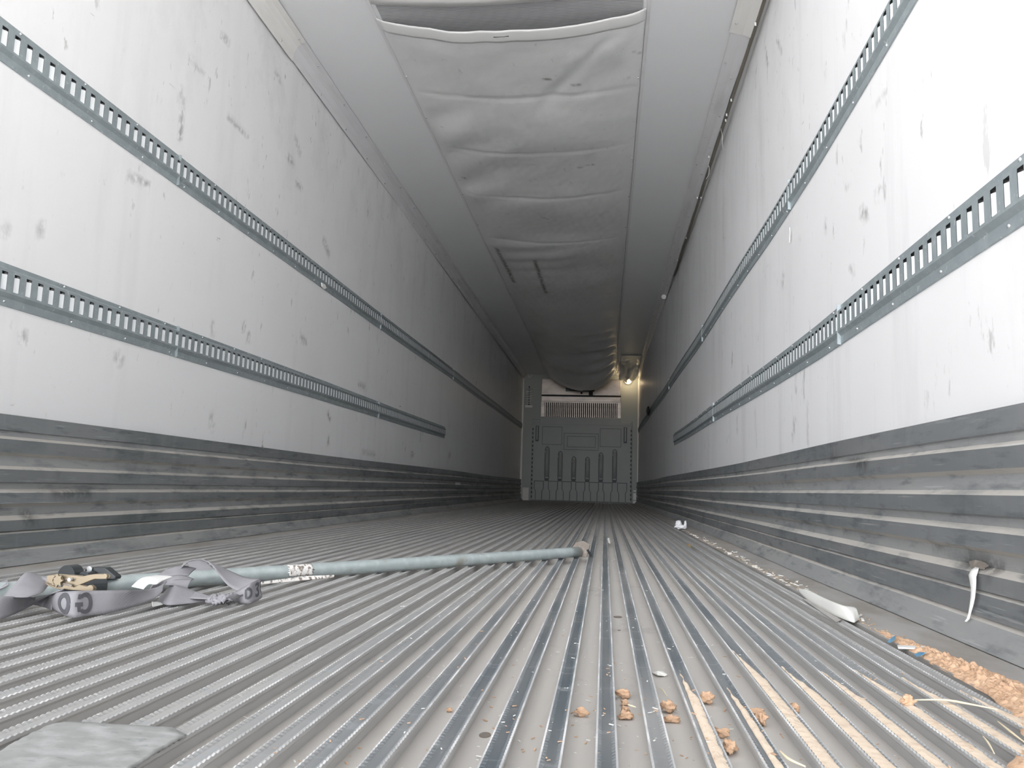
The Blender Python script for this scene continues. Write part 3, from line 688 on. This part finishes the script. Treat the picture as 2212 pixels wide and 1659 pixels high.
# knot: bunched webbing
b = MB(); pk = [atZ(454, 1296, .008), atZ(468, 1300, .010), atZ(480, 1296, .015), atZ(494, 1298, .012), atZ(508, 1292, .015)]
for j in range(4):
    pts = [p + Vector((.006*math.sin(i*2.2+j*1.6), .006*math.cos(i*1.7+j), .007*math.sin(i*1.9+j*1.4)+.003)) for i, p in enumerate(catmull(pk, 4))]
    b.tube([Vector((q.x, q.y, max(q.z, .006))) for q in pts], .0048, 8)
b.build('bunched_webbing', m_web_s.m, rs, smooth=True)
# printed letters lying on the webbing surface (seen reversed on the near loop)
def letter(rows, strokes, u0, u1, v0, v1, w, tgt, mirror=False):
    def surf(u, v):
        n = len(rows)-1; f = max(0, min(n-.001, u*n)); i = int(f); t = f-i
        k = len(rows[0])-1; g = max(0, min(k-.001, v*k)); j = int(g); s = g-j
        a = rows[i][j].lerp(rows[i+1][j], t); c = rows[i][j+1].lerp(rows[i+1][j+1], t); p = a.lerp(c, s)
        nn = (rows[i+1][j]-rows[i][j]).cross(rows[i][j+1]-rows[i][j]).normalized()
        if nn.dot(CAMP-p) < 0: nn = -nn
        return p, nn
    for st in strokes:
        pts = []
        for i in range(len(st)-1):
            for t in (0, .34, .67): pts.append((lerp(st[i][0], st[i+1][0], t), lerp(st[i][1], st[i+1][1], t)))
        pts.append(st[-1]); L, R = [], []
        for i, (x, y) in enumerate(pts):
            x0, y0 = pts[max(i-1, 0)]; x1, y1 = pts[min(i+1, len(pts)-1)]
            dx, dy = x1-x0, y1-y0; l = math.hypot(dx, dy) or 1; nx, ny = -dy/l*w, dx/l*w
            for sgn_, arr in ((1, L), (-1, R)):
                X, Y = x+nx*sgn_, y+ny*sgn_
                if mirror: X = 1-X
                p, nn = surf(lerp(u0, u1, X), lerp(v0, v1, Y)); arr.append(p+nn*.0017)
        tgt.grid([L, R])
def arc(cx, cy_, rx, ry, a0, a1, n=14): return [(cx+rx*math.cos(math.radians(lerp(a0, a1, i/n))), cy_+ry*math.sin(math.radians(lerp(a0, a1, i/n)))) for i in range(n+1)]
lt = MB()
letter(rowsC, [arc(.5, .5, .34, .38, 0, 360, 20)], .150, .285, .08, .96, .11, lt)
letter(rowsC, [arc(.46, .5, .34, .40, 48, 312, 18), [(.80, .12), (.80, .42)], [(.56, .46), (1.02, .46)], [(.80, .70), (.80, .92)]], .315, .440, .10, .94, .095, lt, mirror=True)
solid(lt.build('printed_letters', m_ink.m, foldC), .0004); lt = MB()
letter(rowsE, [[(0, .5), (1, .5)]], .26, .34, .40, .62, .22, lt)
letter(rowsE, [[(.15, .05), (.15, .95)], arc(.2, .5, .6, .42, -90, 90, 10)], .36, .54, .22, .80, .11, lt)
letter(rowsE, [arc(.4, .72, .36, .22, 140, -90, 8), arc(.4, .28, .40, .24, 90, -140, 8)], .58, .72, .22, .86, .11, lt)
letter(rowsE, [arc(.5, .5, .36, .42, 0, 360, 16)], .76, .90, .22, .86, .12, lt)
solid(lt.build('printed_letters', m_ink.m, foldE), .0004)
# paper label
b = MB(); ribbon([(310, 1273, .045, 284, 1267, .01), (322, 1262, .052, 302, 1251, .02), (338, 1262, .052, 320, 1245, .03), (352, 1254, .056, 345, 1243, .03), (372, 1246, .060, 371, 1245, .03)], tgt=b)
solid(b.build('care_label', m_label.m, rs, smooth=True), .0008)
b = MB(); ribbon([(330, 1311, .002, 328, 1300, .004), (352, 1306, .002, 346, 1301, .004)], tgt=b); solid(b.build('loose_tag', m_label.m, rs), .0008)
# zinc buckle
bc = empty('ratchet_buckle', (.64, 1.47, 0)); bc.parent = rs; bc.matrix_parent_inverse = Matrix.Translation(-rs.location); 
def cp(u, v, Y): return atY(u/6.9125, 1200+v/6.9125, Y)
YB = 1.53
def plate(name, pts, Y, t, mat, parent):
    b = MB(); b.extrude([cp(u, v, Y) for u, v in pts], (0, t, 0))
    o = b.build(name, mat); o.parent = parent; o.matrix_parent_inverse = (Matrix.Translation(rs.location) @ Matrix.Translation(-rs.location) @ Matrix.Translation(bc.location)).inverted()
    return bevel(o, .0006, 1)
up = [(690, 395), (700, 300), (830, 281), (1060, 296), (1240, 312), (1310, 292), (1390, 280), (1500, 278), (1590, 288), (1608, 320), (1590, 350), (1490, 352), (1410, 350), (1300, 392), (1220, 425), (1090, 472), (1058, 445), (940, 405), (915, 440), (860, 450), (780, 430), (720, 410)]
lw = [(660, 378), (690, 415), (760, 450), (860, 470), (930, 470), (950, 415), (1050, 445), (1100, 478), (1180, 435), (1290, 462), (1370, 458), (1395, 495), (1380, 530), (1330, 545), (1250, 530), (1150, 520), (940, 508), (830, 495), (730, 460), (680, 425)]
plate('handle_plate', up, YB, .003, m_gold.m, bc); plate('frame_plate', lw, YB-.006, .003, m_gold.m, bc)
plate('handle_plate', [(u+40, v-6) for u, v in up], YB+.045, .003, m_gold.m, bc); plate('frame_plate', [(u+40, v-4) for u, v in lw], YB+.045, .003, m_gold.m, bc)
plate('pawl_slot', [(945, 362), (1000, 346), (1130, 342), (1090, 366), (1010, 378)], YB-.0012, .001, m_pad.m, bc)
plate('pawl_slot', [(940, 415), (1010, 418), (1080, 440), (1060, 462), (950, 440)], YB-.0072, .001, m_pad.m, bc)
for u, v, r, mt in ((845, 372, .0095, m_gold), (1030, 362, .0035, m_steel), (1345, 492, .0065, m_gold), (1565, 308, .0045, m_gold)):
    b = MB(); p = cp(u, v, YB-.010); b.tube([p, p+Vector((0, .007, 0))], r, 16)
    o = b.build('axle_pin', mt.m); o.parent = bc; o.matrix_parent_inverse = Matrix.Translation(-bc.location)
b = MB(); p = cp(845, 372, YB-.012)
for i in range(8):
    a = i*math.pi/4; b.extrude([p+Vector((math.cos(a+d)*r, 0, math.sin(a+d)*r)) for d, r in ((-.3, .009), (0, .0135), (.3, .009))], (0, .004, 0))
o = b.build('ratchet_wheel', m_gold.m); o.parent = bc; o.matrix_parent_inverse = Matrix.Translation(-bc.location)

# ---------------------------------------------------------------- litter
def blob(name, c, r, mat, seed, squash=.6, amp=.35, sub=3, sx=1, sy=1):
    import bmesh
    bm = bmesh.new(); bmesh.ops.create_icosphere(bm, subdivisions=sub, radius=1)
    for v in bm.verts:
        n = noise.noise(v.co*1.4+Vector((seed, 0, 0)))+.5*noise.noise(v.co*3.3+Vector((seed, 5, 0)))+.28*noise.noise(v.co*8+Vector((seed, 5, 0)))
        v.co *= 1+amp*n; v.co.x *= r*sx; v.co.y *= r*sy; v.co.z *= r*squash
    zmin = min(v.co.z for v in bm.verts)
    for v in bm.verts: v.co.z -= zmin
    me = bpy.data.meshes.new(name); bm.to_mesh(me); bm.free(); me.materials.append(mat)
    me.polygons.foreach_set('use_smooth', [True]*len(me.polygons))
    o = bpy.data.objects.new(name, me); COL.objects.link(o); o.location = c; return o
def chan(x):   # nearest channel centre between two ribs
    k = round((x-C0)/PITCH_R-.5); return C0+PITCH_R*(k+.5)
clods = [((1.781, 1.190), .0095, 1.5, .8, 'flat orange clay clod in the channel, upper of a short vertical row'),
         ((1.778, 1.150), .007, 1, 1, 'small clay clod with a straw end sticking out, mid channel'),
         ((1.778, 1.112), .0075, .9, 1.5, 'knobbly clay clod in the channel, third down of that row'),
         ((1.782, 1.085), .0095, 1.3, .9, 'clay clod in the channel, lowest of the short vertical row'),
         ((1.835, 1.129), .0115, 1.1, .95, 'round clay clod beside the worn dark rib, next channel right'),
         ((1.837, 1.082), .008, 1.6, .7, 'flat cracked clay flake below the round clod'),
         ((1.893, 1.185), .0115, 1.2, .9, 'folded clay clod at the head of a dust covered rib'),
         ((1.899, 1.030), .008, 1.3, .7, 'crumbly clay clod low in the channel left of sandy rib'),
         ((1.950, 1.128), .0105, 1.2, .8, 'dark edged upper clod of a touching pair, right of centre'),
         ((1.958, 1.096), .0115, .8, 1.3, 'long lower clod of the touching pair, right of centre'),
         ((2.010, 1.165), .0085, 1, 1, 'lone egg shaped clay clod on a bare channel at right'),
         ((2.12, 1.16), .010, 1.2, .9, 'clay lump on the sandy rib near the lower right straw'),
         ((1.727, 1.085), .0080, 1.4, .8, 'leftmost orange clay clod, in the channel beside a dark rib'),
         ((1.900, .975), .012, .8, 1.4, 'big reddish clay clod cut by the bottom edge'),
         ((1.560, 1.070), .0040, 1.3, 1, 'tiny orange crumb left of the dark worn ribs')]
for i, ((x, y), r, sx, sy, lab) in enumerate(clods):
    xx = chan(x)
    o = blob('clay_clod', (xx-.003, y, PAN if i != 11 else -.003), r*.72, m_clay.m, i*3.1, .75, .6, 4, sx, sy)
    if i == 11: o.location.x = C0+PITCH_R*round((x-C0)/PITCH_R)
    o['label'] = lab; o['category'] = 'clay clod'; o['group'] = 'clay clods scattered on the floor'
# sandy dirt lying on the right rib tops
def dirtstrips():
    b = MB()
    for k, ys_, ye_, wl_, wr_ in ((3, 1.27, .757, -.4, .9), (4, 1.20, .757, -.2, .7), (5, 1.48, .757, -1, .8), (6, 1.36, .757, -.9, .9), (7, 1.34, .757, -.9, .8), (8, 1.37, .757, -.9, .9), (9, 1.33, .757, -.9, .9), (10, 1.26, .757, -.9, .9)):
        c = C0+PITCH_R*k; rows = []
        n = int((ys_-ye_)/.006)
        for i in range(n+1):
            y = lerp(ys_, ye_, i/n); g = min(1, i/n*3+.05)
            wa = c + .0105*max(-1, wl_*(.55+.45*g) + .35*noise.noise((y*30, k, 0))*(1.2-g)) ; wc = c + .0105*min(1, (wl_+(wr_-wl_)*min(1, g*1.1)) + .3*noise.noise((y*26, k, 5)))
            rows.append([(lerp(wa, wc, t), y, -.0026 + (.0022+.002*noise.noise((lerp(wa, wc, t)*150, y*110, 1)))*math.sin(math.pi*min(1, max(0, t)))**.5) for t in frange(0, 1, 7)])
        b.grid(rows)
    return b
tag(dirtstrips().build('sandy_dirt', m_sand.m, smooth=True), 'orange sandy dirt filling the right hand rib tops', 'dirt', kind='stuff')
# clumpy dirt heap on the right ledge
b = MB(); rows = []
for i, y in enumerate(frange(1.78, .80, 420)):
    wd = interp([(.8, .085), (1.1, .078), (1.35, .06), (1.6, .036), (1.78, .012)], y); r = []
    xl = interp([(.8, 2.08), (.92, 2.15), (1.03, 2.225), (1.15, 2.262), (1.25, 2.281), (1.8, 2.287)], y)
    xr_ = 2.30+wd
    for t in frange(0, 1, 56):
        x = lerp(xl, xr_, t); e = math.sin(math.pi*t)**.5
        hh = (.006+.010*max(0, noise.noise((x*55, y*55, 0)))+.007*noise.noise((x*150, y*150, 3))+.005*abs(noise.noise((x*300, y*300, 6))))*e*min(1, wd/.05)
        r.append((x + .003*noise.noise((y*40, t, 8)), y, -.004+max(0, hh)))
    rows.append(r)
b.grid(rows); tag(b.build('dirt_heap', m_clay.m, smooth=True), 'crumbly orange dirt heaped along the right ledge by the gutter', 'dirt', kind='stuff')
# chips and crumbs along the ledge
def chips(name, n, mat, fx, sz, seed, label, cat):
    rnd = random.Random(seed); b = MB()
    for _ in range(n):
        x, y, z = fx(rnd); s = rnd.uniform(*sz); a = rnd.uniform(0, math.pi); ca, sa = math.cos(a), math.sin(a); l, w_, h = s*rnd.uniform(1, 3), s*.7, s*.5
        tz = rnd.uniform(0, .3)*l
        P = [(-l, -w_), (l*.8, -w_*.8), (l, w_), (-l*.7, w_*.9)]
        b.extrude([(x+p*ca-q*sa, y+p*sa+q*ca, z+(tz if p > 0 else 0)+.0003) for p, q in P], (0, 0, h))
    return tag(b.build(name, mat), label, cat, kind='stuff')
def led(a, c):
    def f(r):
        y = a*(c/a)**(r.random()); return (2.290+abs(r.gauss(0, .022)), y, -.002)
    return f
chips('wood_chips', 400, m_wood.m, led(1.7, 6.5), (.0009, .0026), 3, 'pale wood chips strewn along the right ledge', 'debris')
chips('white_flakes', 150, m_speck.m, led(1.9, 5.4), (.0010, .0042), 4, 'white flakes scattered along the right ledge', 'debris')
def flo(r):
    y = .85*(6.5/.85)**r.random(); x = r.uniform(.25, 2.25)
    if y < 3 and r.random() < .6: x = r.gauss(1.72, .18)
    k = (x-C0)/PITCH_R; d = abs(k-round(k))*PITCH_R
    x = min(2.26, max(.2, x)); return (x, y, -.002 if d < .0105 else PAN)
chips('white_crumbs', 620, m_speck.m, flo, (.0005, .0015), 5, 'tiny white crumbs scattered all over the ribbed floor', 'debris')
def flo2(r):
    y = .80+abs(r.gauss(0, .28)); x = r.uniform(1.70, 2.25) if r.random() < .85 else r.uniform(1.4, 1.7); k = (x-C0)/PITCH_R; d = abs(k-round(k))*PITCH_R
    return (x, y, -.002 if d < .0105 else PAN)
chips('clay_crumbs', 380, m_clay.m, flo2, (.0005, .0016), 6, 'small orange clay crumbs around the clods on the near floor', 'debris')
# straws and sticks
def straw(pts, r, mat, name, label, cat):
    b = MB(); p = catmull(pts, 6); b.tube(p, [r*(1-.5*abs(2*i/(len(p)-1)-1)) for i in range(len(p))], 6); return tag(b.build(name, mat, smooth=True), label, cat)
def fz(x, y, z=.002): return atZ(x, y, z)
straw([fz(1975, 1512), fz(2040, 1512, .004), fz(2090, 1520, .005), fz(2155, 1533, .004)], .0016, m_straw.m, 'straw', 'long bent dry straw across the ribs at lower right', 'straw')
straw([fz(2155, 1558), fz(2185, 1582, .004), fz(2215, 1605)], .0014, m_straw.m, 'straw', 'short straight straw at the right edge below the dirt heap', 'straw')
straw([fz(2123, 1590), fz(2135, 1605, .004), fz(2148, 1628)], .0012, m_straw.m, 'straw', 'pale thin straw between two sandy ribs at lower right', 'straw')
straw([fz(1356, 1522, PAN+.012), fz(1374, 1528, PAN+.010)], .0012, m_straw.m, 'straw', 'tiny straw stub poking from a small clay clod', 'straw')
straw([fz(1423, 1486, PAN+.004), fz(1433, 1492, PAN+.006), fz(1441, 1503, PAN+.004)], .0009, m_straw.m, 'straw', 'short curved straw in a channel below a white flake', 'straw')
straw([fz(1685, 1622), fz(1705, 1640, .003), fz(1740, 1656)], .0016, m_straw.m, 'straw', 'frayed straw wisp at the bottom beside the reddish clod', 'straw')
b = MB(); b.extrude([fz(1938, 1397, 0), fz(1940, 1402, 0), fz(1998, 1404, 0), fz(1999, 1399, 0)], (0, 0, .003)); bevel(tag(b.build('wooden_stick', m_label.m), 'flat white stick bridging the gutter between two blue scraps', 'stick'), .001)
def scrap(px, name, mat, lab, z=.001, lift=.006):
    b = MB(); n = len(px); pts = [fz(x, y, z+(lift if i % 2 else 0)) for i, (x, y) in enumerate(px)]
    b.extrude(pts, (0, 0, .0012)); return tag(b.build(name, mat), lab, 'plastic scrap')
scrap([(1917, 1388), (1922, 1382), (1930, 1375), (1936, 1374), (1933, 1383), (1923, 1389)], 'plastic_scrap', m_blue.m, 'deep blue plastic shard on the ledge above the white stick')
scrap([(1975, 1415), (1985, 1410), (1997, 1411), (2001, 1409), (1990, 1417), (1980, 1419)], 'plastic_scrap', m_blue.m, 'pale blue plastic shard just below the white stick')
scrap([(1408, 1454), (1420, 1451), (1432, 1452), (1441, 1458), (1436, 1461), (1420, 1459)], 'paper_flake', m_speck.m, 'white paper flake in a channel right of the dark worn rib', PAN+.001, .003)
scrap([(1312, 1163), (1316, 1162), (1319, 1171), (1318, 1175), (1314, 1172)], 'paper_flake', m_speck.m, 'lone white flake on the floor right of the load bar tip')
scrap([(1484, 1177), (1490, 1175), (1494, 1181), (1492, 1182), (1486, 1179)], 'dry_leaf', m_leaf.m, 'small dry yellow leaf on the ribs below the crumpled paper')
for (x, y, r, lab) in ((1336, 1333, .010, 'dark oval grease spot in a channel right of the centre rib'), (1322, 1361, .0035, 'tiny dark grease fleck in the channel below the oval spot'), (1042, 1588, .007, 'dark grease smear in a channel at the bottom, left of centre')):
    p = fz(x, y, PAN); p.x = chan(p.x); b = MB()
    b.extrude([p+Vector((r*math.cos(i*.524)*(1+.3*noise.noise((i, x, 1))), 1.6*r*math.sin(i*.524)*(1+.3*noise.noise((i, x, 5))), 0)) for i in range(12)], (0, 0, .0006))
    tag(b.build('grease_spot', m_pad.m), lab, 'grease spot')
# crumpled paper
pp = Vector((2.295, 5.97, 0))
import bmesh
def crumple(c, seed, parts, name):
    bm = bmesh.new()
    for (ox, oz, rx, ry, rz) in parts:
        r = bmesh.ops.create_icosphere(bm, subdivisions=3, radius=1)
        for v in r['verts']:
            n = noise.noise(v.co*2.2+Vector((seed, 0, 0))); v.co *= 1+.45*n+.2*abs(noise.noise(v.co*5))
            v.co = Vector((v.co.x*rx+ox, v.co.y*ry, v.co.z*rz+oz))
    zm = min(v.co.z for v in bm.verts)
    for v in bm.verts: v.co.z -= zm
    me = bpy.data.meshes.new(name); bm.to_mesh(me); bm.free(); me.materials.append(m_paper.m)
    o = bpy.data.objects.new(name, me); COL.objects.link(o); o.location = c; return o
o = crumple(Vector((2.285, 6.0, -.001)), 3, [(-.014, .034, .020, .020, .022), (0, .012, .040, .022, .014), (.034, .032, .008, .010, .024)], 'crumpled_paper')
tag(o, 'crumpled white paper ball lying far back by the right ledge', 'paper')
# curled white plastic sheet scrap
b = MB()
def rib2(pairs, n=8):
    A = catmull([fz(*p[0]) for p in pairs], n); B = catmull([fz(*p[1]) for p in pairs], n)
    b.grid([[a.lerp(c, t) + Vector((0, 0, .006*4*t*(1-t))) for t in frange(0, 1, 6)] for a, c in zip(A, B)])
rib2([((1725, 1279, .001), (1725, 1274, .006)), ((1745, 1296, .001), (1745, 1275, .018)), ((1774, 1314, .001), (1774, 1289, .022)), ((1806, 1331, .002), (1799, 1300, .026)), ((1841, 1344, .002), (1822, 1308, .026)), ((1851, 1341, .002), (1848, 1313, .022)), ((1857, 1338, .002), (1850, 1327, .012))])
o = b.build('plastic_sheet', m_sheet.m, smooth=True); solid(o, .0015); tag(o, 'curled torn white plastic sheet lying along the right gutter', 'plastic sheet')
b = MB(); b.extrude([fz(1733, 1294, .0), fz(1745, 1296, .0), fz(1817, 1340, .0), fz(1806, 1345, .0)], (0, 0, .0015)); tag(b.build('plastic_strip', m_ledge.m), 'thin clear strip on the outermost rib beside the curled white sheet', 'plastic strip')

# drip on the right scuff plate with the torn patch above it
b = MB(); pts = []
for i in range(22):
    a = i*2*math.pi/22; r = 1+.5*noise.noise((math.cos(a)*2, math.sin(a)*2, 4)); z = .1435+.0085*math.sin(a)*r
    pts.append((XRz(1.7, .146)-.0175-.25*max(0, .150-z), 1.690+.040*math.cos(a)*r, z))
b.extrude(pts, (-.0015, 0, 0)); tag(b.build('torn_patch', m_pad.m), 'dark torn patch on the right scuff plate just above the white drip', 'torn patch')
b = MB(); rows = []
for i, (z, hw) in enumerate([(.138, .004), (.132, .009), (.122, .010), (.112, .0085), (.098, .006), (.082, .005), (.066, .004), (.056, .0025), (.048, .002), (.040, .0022), (.034, .0012)]):
    dd = interp([(.0, .064), (.014, .052), (.04, .034), (.05, .032), (.089, .030), (.097, .030), (.127, .030), (.14, .016)], z)+.0045
    yc = 1.688+.006*math.sin(z*50)+(.10-z)*.10
    rows.append([(XRz(1.7, z)-dd-.003*math.cos(t*math.pi/2), yc+t*hw*1.6, z) for t in (-1, -.5, 0, .5, 1)])
b.grid(rows); o = b.build('paint_drip', m_white.m, smooth=True); solid(o, .0015); tag(o, 'white paint drip running down the right corrugated scuff plate', 'paint drip')
# sealant tabs and loose fibres along the right trim
tabs = [(1630, 48, 3.9), (1578, 213, 0), (1568, 245, 0), (1566, 257, 0), (1530, 336, 0), (1513, 425, 0), (1505, 425, 0), (1481, 512, 0), (1462, 560, 0)]
names_ = ['on the pale near trim section', 'where the loose trim starts to bow', 'upper of a pair by the hanging fibre', 'lower of a pair by the hanging fibre', 'just above the dangling fibre loop', 'right one of two below the fibre loop', 'left one of two below the fibre loop', 'second from the dark far end', 'nearest the dark far end']
for i, (x, y, _) in enumerate(tabs):
    p = atZ(x, y, 2.615); b = MB(); b.extrude([p, p+Vector((.008, 0, -.001)), p+Vector((.010, .008, -.014)), p+Vector((.002, .008, -.013))], (.001, .004, 0))
    o = b.build('sealant_tab', m_white.m); tag(o, 'white sealant tab under right trim, '+names_[i], 'sealant tab', 'sealant tabs under the right trim')
p0 = atZ(1529, 352, 2.61)
straw([p0, p0+Vector((.012, .02, -.03)), p0+Vector((.010, .03, -.075)), p0+Vector((-.01, .03, -.11))], .002, m_white.m, 'loose_fibre', 'white loose fibre loop dangling under the right ceiling trim', 'fibre')
p0 = atZ(1557, 278, 2.61)
straw([p0, p0+Vector((.012, .02, -.04)), p0+Vector((.014, .03, -.09)), p0+Vector((.02, .03, -.13))], .002, m_trim2.m, 'loose_fibre', 'straight frayed fibre hanging higher under the right ceiling trim', 'fibre')
# foam edge behind the loose trim, coloured dark for the gap's shadow
b = MB(); b.grid([[(2.466+d, y, 2.628+.03*t+.006*noise.noise((y*6, t*4, 0))) for t, d in ((0, 0), (.4, .012), (1, .03))] for y in frange(Y0, 9, 160)]); struct(b.build('trim_13', m_foam.m))
# round white cap near the far right trim
p = atZ(1434, 641, 2.60); b = MB(); b.tube([p, p+Vector((0, .012, 0))], .030, 20); o = bevel(b.build('round_cap', m_white.m), .004); tag(o, 'round white cap stuck at the far end of the right ceiling trim', 'cap')
p = atZ(1447, 641, 2.60); b = MB(); b.tube([p, p+Vector((0, .012, 0))], .026, 20); o = bevel(b.build('round_cap', m_trim.m), .004); tag(o, 'dull translucent cap touching the white cap on its right', 'cap')
# chip of bare board on the right wall, and dent on left rail
p = atX(1708, 508, 2.476); b = MB(); b.extrude([p+Vector((-.004, a, c)) for a, c in ((-.008, .03), (.006, .025), (.012, 0), (.004, -.03), (-.006, -.02), (-.012, .01))], (-.002, 0, 0)); tag(b.build('wall_chip', m_white.m), 'bright chipped flake on the right wall between its two rails', 'wall chip')
p = atX(698, 618, .012); b = MB(); b.extrude([p+Vector((0, a, c)) for a, c in ((-.04, .012), (.02, .014), (.05, 0), (.01, -.016), (-.03, -.010))], (.006, 0, 0)); tag(b.build('adhesive_blob', m_speck.m), 'white adhesive blob under the upper left rail', 'adhesive')
p = atX(989, 1045, .032); b = MB(); b.box(p.x, p.x+.003, p.y-.16, p.y+.16, p.z-.014, p.z+.014); tag(b.build('small_sticker', m_wpost.m), 'small pale sticker far along the left scuff plate', 'sticker')

# battered plate welded over the rib ends at lower left
b = MB(); P = [(1.150, .700), (1.174, .858), (1.236, .860), (1.290, .862), (1.311, .848), (1.318, .790), (1.318, .757), (1.306, .700)]
A = [(1.166, .845), (1.174, .862), (1.236, .862), (1.290, .864), (1.318, .842)]; B_ = [(1.185, .700), (1.20, .700), (1.24, .700), (1.29, .700), (1.322, .700)]
rows = []
for t in frange(0, 1, 26):
    r = []
    for s_ in frange(0, 1, 40):
        f = s_*4; i = min(3, int(f)); g = f-i
        a = Vector((*A[i], 0)).lerp(Vector((*A[i+1], 0)), g); c = Vector((*B_[i], 0)).lerp(Vector((*B_[i+1], 0)), g)
        q = a.lerp(c, t); q.z = .0016+.0016*noise.noise((q.x*45, q.y*60, 2)) + .001*noise.noise((q.x*120, q.y*160, 2)); 
        if t < .04: q.z = -.0012
        r.append(q)
    rows.append(r)
b.grid(rows); o = b.build('battered_plate', m_bplate.m, smooth=True); solid(o, .003, -1); tag(o, 'battered flattened aluminium plate over the rib ends at lower left', 'metal plate')
